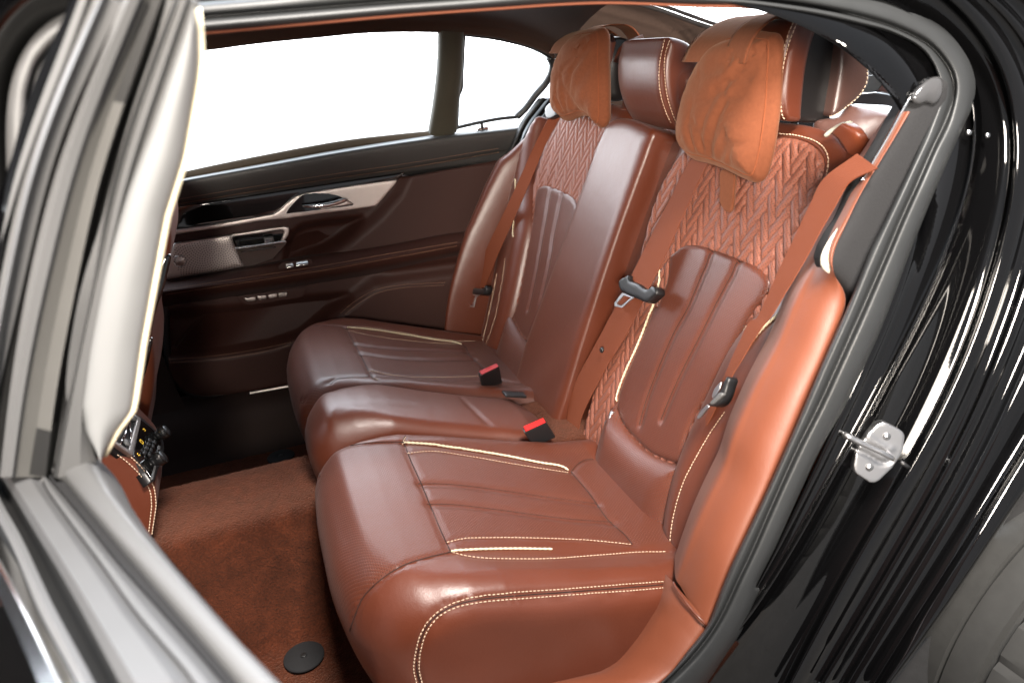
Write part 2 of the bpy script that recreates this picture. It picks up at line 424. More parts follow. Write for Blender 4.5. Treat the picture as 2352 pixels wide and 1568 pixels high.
def cordVF(P, N, r=.0028, lift=.001):
    """two-strand twisted cord"""
    out_ = []
    L = np.concatenate([[0], np.cumsum(np.linalg.norm(np.diff(P, axis=0), axis=1))])
    T = frames(P); B = np.cross(T, N)
    for ph in (0, math.pi):
        a = L/.0085*2*math.pi/2 + ph
        C = P + N*(lift + r*.5 + .45*r*np.sin(a))[:, None] + B*(.5*r*np.cos(a))[:, None]
        out_.append(tubeVF(C, r*.62, 6))
    return join(out_)
def cord(bv, px, parent, r=.0028, name='piping'):
    P, N = cast(bv, px, .0012); 
    if len(P) < 3: return None
    k = np.ones(5)/5; N = np.stack([np.convolve(np.pad(N[:, i], 2, mode='edge'), k, 'valid') for i in range(3)], 1)
    V, F = cordVF(P, N, r); return raw(name, V, F, M_pipe, parent)
def boxVF(c, ax, half, bev=0.):
    """box with bevelled edges: centre, 3 axes (rows), half sizes"""
    bm = bmesh.new(); bmesh.ops.create_cube(bm, size=2.)
    A = np.asarray(ax, float)
    for v in bm.verts: p = np.array(v.co)*half; v.co = p
    if bev: bmesh.ops.bevel(bm, geom=list(bm.edges), offset=bev, segments=3, affect='EDGES', profile=.5)
    V = np.array([np.asarray(c) + np.array(v.co) @ A for v in bm.verts]); bm.verts.index_update()
    F = [tuple(v.index for v in f.verts) for f in bm.faces]; bm.free()
    if np.linalg.det(A) < 0: F = [f[::-1] for f in F]
    return V, F
def discVF(c, n, r, h, seg=32, bev=.2, r2=None):
    n = nrm(n); a = nrm(np.cross(n, [0, 0, 1.] if abs(n[2]) < .9 else [1., 0, 0])); b = np.cross(n, a); r2 = r if r2 is None else r2
    prof = [(r, 0), (r, h*(1-bev)), (r - h*bev, h), (0.0001, h)]; V = []; 
    for rad, z in prof:
        for k in range(seg): th = 2*math.pi*k/seg; V.append(np.asarray(c)+a*rad*math.cos(th)+b*rad*r2/r*math.sin(th)+n*z)
    m = len(prof); F = [(i*seg+k, i*seg+(k+1) % seg, (i+1)*seg+(k+1) % seg, (i+1)*seg+k) for i in range(m-1) for k in range(seg)]
    F.append(tuple(range(seg))[::-1]); F.append(tuple((m-1)*seg+k for k in range(seg)))
    return np.array(V), F
def plate(name, px, o, n, m, parent, T=.004, H=0., r=.002, sp=.006, hf=None, smooth=True, carvepx=None, e1=None, sharp=None, perf=None, step=None):
    """flat padded plate traced on the plane (o, n); n faces the viewer"""
    n = nrm(n); e1 = nrm(np.cross([0, 0, 1.], n)) if e1 is None else nrm(e1); e2 = np.cross(n, e1)
    P = hit(px, o, n); s = Sheet(P, o, e1, e2, n, H=H, r=r, T=T, sp=sp, hf=hf, smooth=smooth, walls=1, step=step)
    if carvepx: b = s.bvh(); s.carve([(cast(b, q, .003)[0], d, w) for q, d, w in carvepx if len(cast(b, q, .003)[0])])
    return s.obj(name, m, parent, sharp=sharp, perf=None if perf is None else np.ones(len(s.V))*perf), s
# ------------------------------------------------------------------ seats
def seat_top(X):
    return np.interp(X, [-.10, -.06, -.02, .03, .07, .104, .20, .30, .41, .50, .60], [.376, .384, .388, .386, .379, .369, .333, .299, .264, .243, .225])
NB = BU*0 + BN
# ---- near seat
seatN = thing('passenger_seat', (.24, -.36, 0), 'tan leather rear seat nearest the open door, orange side panel with double stitching', 'car seat', 'rear bench seats')
plan = [(.58, -.118), (.40, -.116), (.20, -.114), (.05, -.112), (-.03, -.116), (-.066, -.145), (-.078, -.22), (-.081, -.35), (-.078, -.46), (-.062, -.54),
        (-.025, -.595), (.03, -.622), (.12, -.632), (.25, -.630), (.38, -.618), (.47, -.600), (.58, -.575)]
def near_rf(A):   # edge radius: large at the front, small towards the middle seat
    X, Y = A[:, 0], A[:, 1]
    front = np.clip((.10 - X)/.14, 0, 1); outer = np.clip((-.45 - Y)/.12, 0, 1)
    return .030 + .060*front*(1-.35*outer) + .022*outer
def near_base(A):
    X, Y = A[:, 0], A[:, 1]; z = seat_top(X) - near_rf(A)
    z += .012*np.clip((-.53 - Y)/.05, 0, 1)*np.clip((X-.05)/.1, 0, 1)          # outer bolster
    z += .010*np.exp(-((Y+.150)/.028)**2)*np.clip((X-.08)/.1, 0, 1)            # inner bolster
    z += .014*np.exp(-((X-.055)/.035)**2)*0
    return z
def near_wall(q, f):
    fr = np.clip((.02 - q[0])/.08, 0, 1)
    return fr*(.10*f**1.6) + (1-fr)*(.03*f**2)
cush = Sheet([(x, y, 0) for x, y in plan], (0, 0, 0), (1, 0, 0), (0, 1, 0), (0, 0, 1), r=.09, rf=near_rf, base=near_base, T=.31, sp=.0055, walls=26, wallfn=near_wall, step=.006)
bc = cush.bvh()
SE = {  # seams traced on the cushion
 'front': K(8, [(655, 338), (690, 430), (740, 540), (790, 660), (840, 780), (895, 900)]),
 'corner': K(8, [(895, 900), (770, 930), (650, 970), (540, 1040), (450, 1130), (410, 1220), (378, 1310)]),
 'inner': K(8, [(648, 345), (662, 312), (700, 288), (800, 274), (1000, 271), (1150, 278), (1250, 300), (1330, 330)]),
 'inner2': K(8, [(225, 520), (245, 440), (310, 380), (420, 352), (540, 340), (655, 340)]),
 'rear': K(8, [(1508, 492), (1600, 600), (1700, 740), (1780, 810), (1822, 862)]),
 'rear2': K(8, [(1510, 490), (1540, 455), (1580, 432), (1622, 428)]),
 'chan1': K(8, [(728, 552), (850, 553), (1000, 566), (1200, 593), (1400, 622), (1640, 655)]),
 'chan2': K(8, [(773, 657), (900, 658), (1100, 680), (1300, 707), (1500, 732), (1720, 748)]),
 'st1': K(8, [(675, 398), (800, 388), (1000, 415), (1200, 450), (1400, 482), (1500, 497)]),
 'st2': K(8, [(876, 852), (960, 833), (1100, 828), (1400, 832), (1600, 841), (1815, 862)]),
 'st3': K(8, [(905, 903), (960, 918), (1050, 931), (1200, 936), (1400, 935), (1650, 917), (1850, 902), (2005, 899)]),
 'pipe1': K(8, [(662, 345), (780, 352), (900, 368), (1150, 407), (1350, 447), (1460, 466), (1495, 486)]),
 'pipe2': K(8, [(898, 898), (1050, 890), (1200, 887), (1330, 888), (1410, 889)]),
 'sideA': K(8, [(722, 1568), (706, 1500), (714, 1420), (740, 1320), (790, 1240), (880, 1172), (1000, 1132), (1200, 1107), (1500, 1086), (1800, 1062), (2028, 1046)]),
 'sideB': K(8, [(752, 1568), (736, 1490), (744, 1400), (775, 1305), (830, 1232), (920, 1184), (1050, 1156), (1300, 1135), (1600, 1112), (1900, 1090), (2012, 1078)]),
 'sideM': K(8, [(737, 1568), (721, 1495), (729, 1410), (757, 1312), (810, 1236), (900, 1178), (1025, 1144), (1250, 1121), (1550, 1099), (1850, 1076), (2020, 1062)]),
}
L3 = {k: cast(bc, v, .003)[0] for k, v in SE.items()}
cush.carve([(L3['front'], .0035, .0045), (L3['corner'], .0035, .004), (L3['inner'], .003, .0035), (L3['inner2'], .004, .005), (L3['rear'], .003, .005), (L3['rear2'], .004, .005),
            (L3['chan1'][6:], .005, .009), (L3['chan2'][6:], .005, .009), (L3['st2'], .0025, .003), (L3['st1'], .0025, .0035), (L3['pipe1'], .004, .005), (L3['sideM'], .0045, .0045), (L3['st3'], .0015, .003)])
# soft puffs between the channels, and gentle creases
def nearmask(V, polypx):
    return inside(proj(V), polypx)
pf = np.array(K(8, [(225, 520), (245, 440), (310, 380), (420, 352), (655, 342), (690, 430), (740, 540), (790, 660), (840, 780), (895, 898), (770, 930), (650, 970), (540, 1040), (450, 1130), (410, 1220), (378, 1310),
                    (280, 1200), (180, 900), (150, 650)]))
pi_ = np.array(K(8, [(655, 342), (665, 305), (700, 285), (1000, 270), (1250, 300), (1330, 345), (1440, 330), (1560, 335), (1625, 425), (2010, 800), (2010, 850), (1820, 862), (1600, 842), (1100, 828), (876, 852), (790, 660), (690, 430)]))
perfm = (nearmask(cush.V, pf) | nearmask(cush.V, pi_)).astype(float)
c1 = cush.obj('seat_cushion', M_perf, seatN, perf=perfm)
bc = BVHTree.FromPolygons([tuple(v) for v in cush.V], cush.F)
off = lambda p, dx, dy: [(x+dx, y+dy) for x, y in p]
seamlines(bc, [SE[k_] for k_ in ('front', 'corner', 'inner', 'inner2', 'rear', 'rear2', 'sideM')], c1)
seamlines(bc, [SE['chan1'], SE['chan2']], c1, .0006)
stitching(bc, [SE['st1'], SE['st2'], SE['st3'], SE['sideA'], SE['sideB'], off(SE['inner'], 0, 4)], c1)
cord(bc, SE['pipe1'], c1, .0022)['onlynear'] = 1; cord(bc, SE['pipe2'], c1, .0018)['onlynear'] = 1

# ---- near backrest
def slab(outline_yv, h0, H, r, T, sp=.006, hf=None, wallfn=None, step=None, base=None, walls=3, smooth=True, under=0.):
    P = [BO + BY*y + BU*v + BN*h0 for y, v in outline_yv]
    return Sheet(P, BO + BN*h0, BY, BU, BN, H=H, r=r, T=T, sp=sp, hf=hf, base=base, wallfn=wallfn, step=step, walls=walls, smooth=smooth, under=under)
def yv(P): P = np.asarray(P) - BO; return np.stack([P @ BY, P @ BU], 1)
back = slab([(-.085, -.10), (-.085, .2), (-.085, .55), (-.10, .675), (-.15, .715), (-.30, .725), (-.45, .722), (-.53, .70), (-.575, .64), (-.60, .50), (-.61, .25), (-.60, .05), (-.585, -.10)],
            -.012, .022, .05, .12, sp=.008)
bk = back.obj('backrest', M_leather, seatN)
# outer bolster: the smooth tan roll with two seams
def bol_rf(A): return .035 + 0*A[:, 0]
bolster_px = K(0, [(1546, 1288), (1537, 1215), (1548, 1140), (1570, 1060), (1600, 985), (1640, 900), (1690, 800), (1735, 740), (1790, 690), (1850, 640), (1905, 560), (1955, 480), (2010, 400), (2010, 560), (1960, 700),
                    (1900, 850), (1810, 1000), (1700, 1200), (1625, 1330)])
bolP = onB(bolster_px, .012)
bol = Sheet(bolP, BO + BN*.012, BY, BU, BN, H=.036, r=.055, T=.10, sp=.006, walls=4, step=.007)
bb = bol.bvh()
bs1 = K(8, [(2030, 900), (2040, 860), (2080, 700), (2130, 560), (2200, 440), (2293, 290)])
b_in = K(11, [(1515, 1560), (1550, 1480), (1600, 1380), (1700, 1180), (1760, 1080), (1840, 980), (1900, 860), (1970, 740), (2060, 600), (2200, 400), (2352, 220)])
b_in2 = K(8, [(2010, 900), (2018, 800), (2035, 700), (2080, 550), (2140, 430), (2215, 300), (2293, 185)])
b_out = K(8, [(2040, 950), (2065, 880), (2110, 760), (2170, 620), (2230, 500), (2293, 380)])
b_out2 = K(8, [(2062, 955), (2085, 885), (2130, 765), (2185, 640), (2245, 520), (2293, 430)])
b_mid = K(8, [(2050, 953), (2075, 882), (2120, 762), (2177, 630), (2237, 510), (2293, 405)])
l_mid = cast(bb, b_mid, .003)[0]; l_in = cast(bb, b_in2, .003)[0]
bol.carve([(l_mid, .004, .004)] + ([(l_in, .002, .003)] if len(l_in) else []))
bo = bol.obj('side_bolster', M_leather, seatN)
bb = BVHTree.FromPolygons([tuple(v) for v in bol.V], bol.F)
seamlines(bb, [b_mid], bo)
stitching(bb, [b_in2, b_out, b_out2], bo)
wp = K(11, [(1880, 700), (1960, 640), (2020, 560), (2090, 480), (2160, 380), (2240, 290), (2352, 190)]) + K(10, [(1640, 1440), (1740, 1350), (1850, 1250)])[1:]
cord(bb, wp, bo, .0021)
# quilted panel
def tri(x): return np.abs((x % 2) - 1)
def quilt(A, d):
    # herringbone of long padded ribs standing at about 28 degrees to the vertical
    wd = .0130; n = 3; y, v = A[:, 0], A[:, 1]*math.tan(math.radians(28)); s = (y + v)/math.sqrt(2)/wd; t = (v - y)/math.sqrt(2)/wd
    i = np.floor(s); j = np.floor(t); m = (i - j) % (2*n); fs = s - i; ft = t - j
    hor = m < n; al = np.where(hor, m + fs, (2*n - 1 - m) + ft); ac = np.where(hor, ft, fs)
    e = np.minimum(np.minimum(ac, 1 - ac), np.minimum(al, n - al)*.8)
    rib = np.sqrt(np.maximum(0, 1 - (1 - 2*np.clip(e, 0, .5))**2))
    di = np.where(inside(A, _ip), dist(A, _ip, True), 0)
    return np.clip(d/.008, 0, 1)*.0064*rib*(1 - np.clip(di/.006, 0, 1)) - .014*np.clip((di - .002)/.006, 0, 1)
q_px = K(0, [(1345, 1020), (1375, 880), (1405, 780), (1440, 690), (1476, 590), (1505, 480), (1545, 390), (1600, 328), (1680, 318), (1780, 314), (1848, 322), (1884, 345), (1899, 376), (1896, 410), (1880, 490), (1855, 590), (1825, 680), (1775, 780),
              (1700, 900), (1640, 1000), (1590, 1090), (1545, 1180), (1520, 1230), (1440, 1170), (1380, 1100)])
ins_px = K(10, [(488, 850), (545, 800), (610, 752), (690, 733), (800, 745), (920, 776), (1060, 828), (1200, 880), (1330, 935), (1440, 1005), (1500, 1070), (1525, 1120), (1505, 1210), (1440, 1330)]) + \
         K(11, [(2130, 130), (2050, 260), (1960, 420), (1870, 590), (1780, 760), (1690, 920), (1600, 1090), (1520, 1240), (1450, 1400), (1405, 1568)]) + \
         K(5, [(1612, 1495), (1550, 1482), (1430, 1430), (1330, 1340), (1250, 1240), (1215, 1140), (1225, 1080)]) + \
         K(11, [(735, 1000), (770, 890), (860, 670), (960, 440), (1070, 170), (1135, 0)]) + K(10, [(350, 1390), (410, 1240), (455, 1110), (478, 980), (486, 900)])
_ip = yv(onB(ins_px, .015))
qs = Sheet(onB(q_px, .006), BO + BN*.006, BY, BU, BN, H=.006, r=.012, T=.03, sp=.0022, hf=quilt, walls=1, step=.004)
vq = (qs.V - BO) @ BU
qo = qs.obj('quilted_panel', M_quilt, seatN, perf=np.ones(len(qs.V)))
bq = qs.bvh()
sq = K(16, [(925, 1212), (1040, 1222), (1150, 1245), (1250, 1280), (1320, 1335), (1355, 1395), (1365, 1450), (1360, 1520), (1352, 1568)]) + K(4, [(475, 1110), (465, 1145)])
stitching(back.bvh(), [off(sq, 3, -3)], bk, ln=.005, r=.001)
# piping round the shoulder of the quilted panel
tube('panel_edging', smooth_path(onB(off(K(0, [(1476, 590), (1505, 480), (1545, 390), (1600, 328), (1680, 318), (1780, 314), (1848, 322), (1884, 345), (1899, 376), (1896, 410), (1880, 490), (1855, 590)]), 0, 0), .009), .004), .0022, M_leather, qo)
# centre insert with four long channels
insS = Sheet(onB(ins_px, .015), BO + BN*.015, BY, BU, BN, H=.007, r=.012, T=.035, sp=.0042, walls=2, step=.005)
bi = insS.bvh()
ch1 = K(10, [(930, 778), (885, 830), (850, 940), (800, 1050), (720, 1240), (650, 1400)]) + K(11, [(1300, 330), (1130, 720), (1020, 1000), (960, 1200), (935, 1300)])
ch2 = K(10, [(1212, 884), (1160, 935), (1118, 1035), (1050, 1160), (960, 1330)]) + K(11, [(1560, 390), (1400, 700), (1270, 980), (1195, 1160), (1160, 1250)])
insS.carve([(cast(bi, ch1, .003)[0], .0055, .0075), (cast(bi, ch2, .003)[0], .0055, .0075)])
io = insS.obj('centre_insert', M_perf, seatN, perf=np.ones(len(insS.V)))
bi = BVHTree.FromPolygons([tuple(v) for v in insS.V], insS.F)
seamlines(bi, [ch1, ch2], io, .0008)
stitching(bi, [K(11, [(2145, 130), (2020, 310), (1930, 490), (1840, 670), (1740, 850), (1650, 1020), (1570, 1180), (1480, 1370), (1415, 1540)]) + K(5, [(1612, 1450), (1618, 1480)])], io)
# cream cord at the flank of the insert
pc = K(10, [(238, 590), (262, 660)])
cpx = K(5, [(1208, 1105)]) + K(11, [(703, 1030), (715, 970), (745, 880), (800, 740), (870, 590), (960, 380), (1040, 170), (1105, 10)]) + K(10, [(300, 1350), (345, 1210), (368, 1080), (366, 990)])
Pc = smooth_path(onB(cpx, .016), .0012); Vc, Fc = cordVF(Pc, np.repeat([BN], len(Pc), 0), .0024); raw('piping', Vc, Fc, M_pipe, io)
# leather flap beside the cord with a dark edge
fl = K(10, [(366, 990), (395, 900), (430, 790), (460, 830), (487, 900), (480, 1000), (455, 1110), (410, 1240), (345, 1400), (300, 1520)]) + K(11, [(1120, 60), (1040, 220), (940, 450), (840, 690), (760, 880), (722, 1010), (710, 1090), (706, 1040), (722, 960), (760, 850), (870, 610), (960, 400), (1050, 170), (1110, 30)]) + K(10, [(300, 1370), (350, 1220), (372, 1090)])
fs = Sheet(onB(fl, .012), BO + BN*.012, BY, BU, BN, H=.003, r=.004, T=.012, sp=.005, walls=1, step=.004)
fs.obj('insert_welt', M_leather, seatN)
# lumbar panel
lum_px = K(5, [(1207, 1140), (1235, 1215), (1270, 1275), (1330, 1350), (1430, 1437), (1540, 1487), (1612, 1500), (1640, 1480), (1655, 1500)]) + K(8, [(2080, 520), (2050, 620), (2025, 720), (2010, 815), (2000, 900), (1900, 860), (1750, 720), (1650, 560), (1640, 480), (1662, 380), (1690, 280), (1725, 190)])
ls = Sheet(onB(lum_px, .016), BO + BN*.016, BY, BU, BN, H=.03, r=.06, T=.04, sp=.005, walls=2, step=.005)
ls.obj('lumbar_panel', M_perf, seatN, perf=np.ones(len(ls.V)))
# zip pulls at both ends of the lumbar seam
def zip_pull(c, parent):
    a = onB([c[0]], .030)[0]; b_ = onB([c[1]], .034)[0]; e = onB([c[2]], .034)[0]
    d = nrm(b_-a); s_ = np.cross(d, BN)
    v1 = boxVF((a+b_)/2, [d, s_, BN], (np.linalg.norm(b_-a)/2, .0028, .0022), .001)
    v2 = boxVF((a*1.0), [d, s_, BN], (.004, .0045, .003), .0012)
    v3 = discVF(e - BN*.001, BN, .0092, .0026, 28, .3); v4 = discVF(e + BN*.0012, BN, .0065, .0006, 24, .3)
    V, F = join([v1, v2, v3, v4]); return raw('zip_pull', V, F, M_steel, parent)
zip_pull(K(11, [(645, 1180), (620, 1235), (596, 1298)]), io)
zip_pull(K(8, [(2068, 515), (2055, 535), (2049, 553)]), io)

# ---- mirrored copy for the far side
def mirror_tree(src, label, group):
    r = src.copy(); COL.objects.link(r); r.location = (src.location[0], -src.location[1], src.location[2]); r['label'] = label; r['group'] = group
    def rec(o, par):
        for ch in list(o.children):
            if ch.get('onlynear'): continue
            c = ch.copy(); c.data = ch.data.copy(); c.data.transform(Matrix.Scale(-1, 4, (0, 1, 0))); c.data.flip_normals(); COL.objects.link(c); c.parent = par
            rec(ch, c)
    rec(src, r); return r
seatF = mirror_tree(seatN, 'tan leather rear seat against the closed far door, darker from the shade', 'rear bench seats')
cF = [c for c in seatF.children if c.name.startswith('seat_cushion')][0]
bF = BVHTree.FromPolygons([tuple(v.co + wpos(cF)) for v in cF.data.vertices], [tuple(p.vertices) for p in cF.data.polygons])
cord(bF, K(2, [(1238, 1270), (1400, 1286), (1600, 1316), (1800, 1350), (1900, 1361), (1955, 1376)]), cF, .0020)

# ---- middle seat
seatM = thing('middle_seat', (.24, .0, 0), 'plain smooth leather middle seat with folded up armrest between the two quilted seats', 'car seat')
planM = [(.50, -.105), (.30, -.104), (.05, -.103), (-.03, -.10), (-.060, -.07), (-.070, 0), (-.060, .07), (-.03, .10), (.05, .103), (.30, .104), (.50, .105)]
def mid_rf(A): return .028 + .062*np.clip((.10 - A[:, 0])/.14, 0, 1)
ms = Sheet([(x, y, 0) for x, y in planM], (0, 0, 0), (1, 0, 0), (0, 1, 0), (0, 0, 1), r=.09, rf=mid_rf, T=.31, sp=.006, walls=14, wallfn=near_wall, step=.006,
           base=lambda A: seat_top(A[:, 0]) - mid_rf(A) + .013 - .010*(A[:, 1]/.1)**2 + .010*np.clip((.42-A[:, 0])/.3, 0, 1) - .03*np.clip((A[:, 0]-.40)/.06, 0, 1))
bm_ = ms.bvh()
cr1 = cast(bm_, K(5, [(230, 1080), (290, 1140), (340, 1190), (400, 1245)]), .003)[0]
cr2 = cast(bm_, K(8, [(330, 180), (400, 150), (520, 140), (700, 150)]), .003)[0]
ms.carve([(cr1, .0035, .006)] + ([(cr2, .0008, .012)] if len(cr2) else []))
mc = ms.obj('seat_cushion', M_leather, seatM)
# folded armrest standing between the backrests
ay = [(-.048, .676), (.02, .690), (.10, .690), (.152, .672), (.175, .640)]
arm_out = [(-.052, .672), (.00, .686), (.10, .690), (.150, .676), (.166, .640), (.200, .45), (.235, .25), (.262, .10), (.262, .0), (.245, -.08), (.02, -.08), (-.005, -.03), (-.012, .05), (-.014, .20), (-.028, .45), (-.050, .64)]
ars = slab([(y, v) for y, v in arm_out], .034, .014, .03, .14, sp=.006, walls=6, step=.006)
ars.V = ars.V
ba = ars.bvh()
armo = ars.obj('folded_armrest', M_leather, seatM)
armo['label'] = 'tall smooth armrest folded up into the backrest'
midb = slab([(-.10, -.08), (-.11, .3), (-.11, .66), (-.07, .70), (.20, .70), (.26, .64), (.26, -.08)], -.02, .01, .03, .10, sp=.012)
midb.obj('backrest', M_leather, seatM)
# ------------------------------------------------------------------ surroundings, floor and shell
g = raw('ground', [(-80, -80, -.36), (80, -80, -.36), (80, 80, -.36), (-80, 80, -.36)], [(0, 1, 2, 3)], mat('pale_concrete', (.62, .61, .58), .8, noise=(1.5, .08, .002)), smooth=False); g['kind'] = 'structure'
y_ = raw('yard', [(-79, -79, -.356), (79, -79, -.356), (79, 1.6, -.356), (-79, 1.6, -.356)], [(0, 1, 2, 3)], mat('dark_asphalt', (.075, .07, .065), .85, noise=(30, .3, .004)), smooth=False); y_['kind'] = 'structure'
def xsec(name, prof, x0, x1, m, n=40, jitter=0.):
    """profile in (y, z) swept along X"""
    pr = smooth_path([(y, z) for y, z in prof], .012); xs = np.linspace(x0, x1, n); V = np.array([(x, y, z) for x in xs for y, z in pr]); k = len(pr)
    if jitter: V[:, 2] += rng.normal(0, jitter, len(V))
    F = [(i*k+j, i*k+j+1, (i+1)*k+j+1, (i+1)*k+j) for i in range(n-1) for j in range(k-1)]
    return raw(name, V, F, m)
fl_ = xsec('floor', [(-.80, .02), (-.74, .02), (-.66, .004), (-.50, 0), (-.24, 0), (-.185, .018), (-.155, .10), (-.135, .20), (-.118, .234), (-.104, .242), (0, .243), (.104, .242), (.118, .234), (.135, .20), (.155, .10), (.185, .018), (.24, 0), (.55, 0), (.66, .004), (.80, .02)], -1.5, .60, M_carpet, 320, .0007)
fl_['kind'] = 'structure'
mats_ = M_carpet
def disc_pad(c, label):
    t = thing('floor_mat_fastener', c, label, 'mat fastener', 'round black mat fasteners on the carpet')
    V, F = discVF(c, (0, 0, 1), .038, .006, 40, .35); raw('pad', V, F, M_felt, t)
    V, F = discVF(np.array(c)+(0, 0, .006), (0, 0, 1), .006, .002, 16, .3); raw('stud', V, F, M_rubber2, t)
disc_pad((-.152, -.235, .003), 'round black fastener on the near footwell carpet beside the front corner of the near seat')
disc_pad((-.14, .57, .003), 'round black fastener on the shaded far footwell carpet beyond the tunnel')

# ---- car body shell: everything welded to the car
body = thing('parked_car', (.6, -.74, 0), 'glossy black car body around the open rear doorway with brown roof lining', 'car')
# simple closed surfaces out of sight, so that light only enters by the openings
def wall(name, P, m, parent=body, thick=.02):
    o = raw(name, P, [tuple(range(len(P)))], m, parent, smooth=False); s = o.modifiers.new('thickness', 'SOLIDIFY'); s.thickness = thick; s.offset = 0; return o
wall('roof_panel', [(-1.5, -.58, 1.155), (.80, -.58, 1.155), (.80, .58, 1.155), (-1.5, .58, 1.155)], M_paint)
wall('far_body_side', [(-1.6, .86, -.2), (1.9, .86, -.2), (1.9, .82, .78), (-1.6, .82, .78)], M_paint)
wall('luggage_wall', [(.62, -.70, 0), (.62, .70, 0), (.86, .66, .80), (.86, -.66, .80)], M_felt)
wall('dashboard', [(-1.5, -.7, 0), (-1.5, .7, 0), (-1.4, .7, .95), (-1.4, -.7, .95)], M_darkleather)
wall('far_front_side', [(-1.5, .80, .10), (-.62, .80, .10), (-.62, .70, 1.12), (-1.5, .70, 1.12)], M_darkleather)
wall('underbody', [(-1.6, -.80, -.03), (.7, -.80, -.03), (.7, .84, -.03), (-1.6, .84, -.03)], M_felt)

# headliner: from the far window head over to the near door rail
wpO = np.array([0, .76, .80]); wpN = nrm((0, -1, -.53))
def onW(px, off=0): return hit(px, wpO + wpN*off, wpN)
wtop = K(19, [(130, 300), (170, 295), (400, 265), (620, 240), (850, 218), (1050, 198), (1230, 188), (1560, 190), (1700, 203), (1900, 225), (2050, 262), (2150, 298), (2210, 330), (2235, 360)])
c1_ = onW(wtop, .012); c0_ = onW(wtop, -.006) + (0, .0, -.002)
c1b = c1_ + (0, -.006, .008); c2_ = c1_ + (0, -.028, .028); c3_ = c1_ + (0, -.10, .052); c4_ = c1_.copy(); c4_[:, 1] = .20; c4_[:, 2] = np.maximum(c1_[:, 2]+.06, 1.135)
c5_ = c4_.copy(); c5_[:, 1] = -.55; c5_[:, 2] = 1.130
for c in (c0_, c1_, c1b, c2_, c3_, c4_, c5_): c[0, 0] = -.9
hl = loftobj('headliner', [c0_, c1_, c1b, c2_, c3_, c4_, c5_], M_liner, body, 90, 6)
# rear pillar lining with its grooves
pn = nrm((-.30, -1, -.42)); po = np.array([1.0, .545, 1.0])
pil_px = K(15, [(120, -150), (150, 20), (185, 200), (190, 330), (165, 480), (110, 600), (60, 700), (100, 830), (200, 1000), (600, 1300), (1200, 1400), (1880, 1100), (1960, 720), (2195, 560)]) + K(15, [(2280, 450), (2195, 414), (1900, 325), (1400, 145), (960, 17), (700, -60)])
plate('pillar_lining', pil_px, po, pn, M_liner, body, T=.03, H=.004, r=.006, sp=.008, step=.008, smooth=False,
      carvepx=[(K(15, [(400, 22), (650, 75), (900, 140), (1100, 196), (1300, 256), (1450, 318), (1560, 385), (1660, 470), (1740, 570), (1810, 690)]), .010, .0085),
               (K(15, [(620, 15), (900, 80), (1150, 150), (1400, 222), (1550, 282), (1670, 360), (1770, 450), (1850, 560), (1940, 700)]), .006, .006),
               (K(15, [(160, 90), (400, 140), (850, 250), (1100, 320), (1350, 395), (1520, 470)]), .003, .006)])
# far-side body seal round the window and the shiny inner trim beside the belt
sealF = [K(12, p) for p in ([(640, 10), (560, 30), (500, 90), (455, 160), (420, 240), (395, 300), (360, 350)], [(590, -10), (530, 20), (470, 90), (430, 150), (400, 215), (370, 290), (330, 370)])]
def strip(name, a, b, ya, yb, m, parent, bulge=.006, n=50, across=5):
    A = onY(a, ya); B = onY(b, yb); Mi = (resample(A, n=24) + resample(B, n=24))/2 + np.array([-.2, -1, .1])*bulge
    return loftobj(name, [A, Mi, B], m, parent, n, across, thick=.006)
strip('far_door_seal', K(12, [(553, -10), (500, 60), (450, 130), (420, 195), (400, 240), (370, 300), (330, 375)]), K(12, [(598, -10), (545, 60), (490, 130), (455, 190), (430, 245), (405, 300), (360, 358)]), .70, .69, M_rubber2, body, .008)
strip('far_pillar_panel', K(12, [(598, -14), (545, 56), (490, 126), (455, 186), (430, 241), (405, 298)]), K(12, [(655, -10), (630, 40), (585, 105), (540, 150), (490, 215), (415, 312)]), .69, .665, M_paint, body, .004)
strip('far_pillar_trim', K(12, [(660, -30), (632, 20), (590, 85), (545, 135), (500, 200), (455, 262), (395, 325)]), K(12, [(720, -10), (690, 60), (640, 130), (590, 190), (540, 230), (470, 290), (400, 340)]), .66, .64, M_blackplastic, body, .003)
# side bolster trim climbing beside the far seat (behind the belt)
tf = K(12, [(560, 195), (480, 258), (400, 325), (355, 360), (316, 385), (300, 420), (240, 540), (180, 680), (120, 820), (85, 960), (60, 1080), (40, 1200), (20, 1330), (8, 1480), (0, 1700)])
tb = K(12, [(700, 120), (640, 240), (600, 330), (545, 440), (470, 560), (390, 700), (330, 800), (250, 900), (180, 1010), (130, 1110), (90, 1200), (70, 1300), (60, 1400), (50, 1540), (45, 1720)])
A_ = onY(tf, .665); B_ = onYs(tb, np.linspace(.60, .62, len(tb))); 
M_ = (resample(A_, n=30)*.62 + resample(B_, n=30)*.38) + np.array([-.035, -.02, .01]); A2 = resample(A_, n=30) + (.03, .07, -.01); A1 = resample(A_, n=30) + (-.012, -.004, .004)
loftobj('far_side_bolster', [A2, A1, M_, B_, resample(B_, n=30)+(.08, 0, -.02)], M_leather, body, 60, 7)
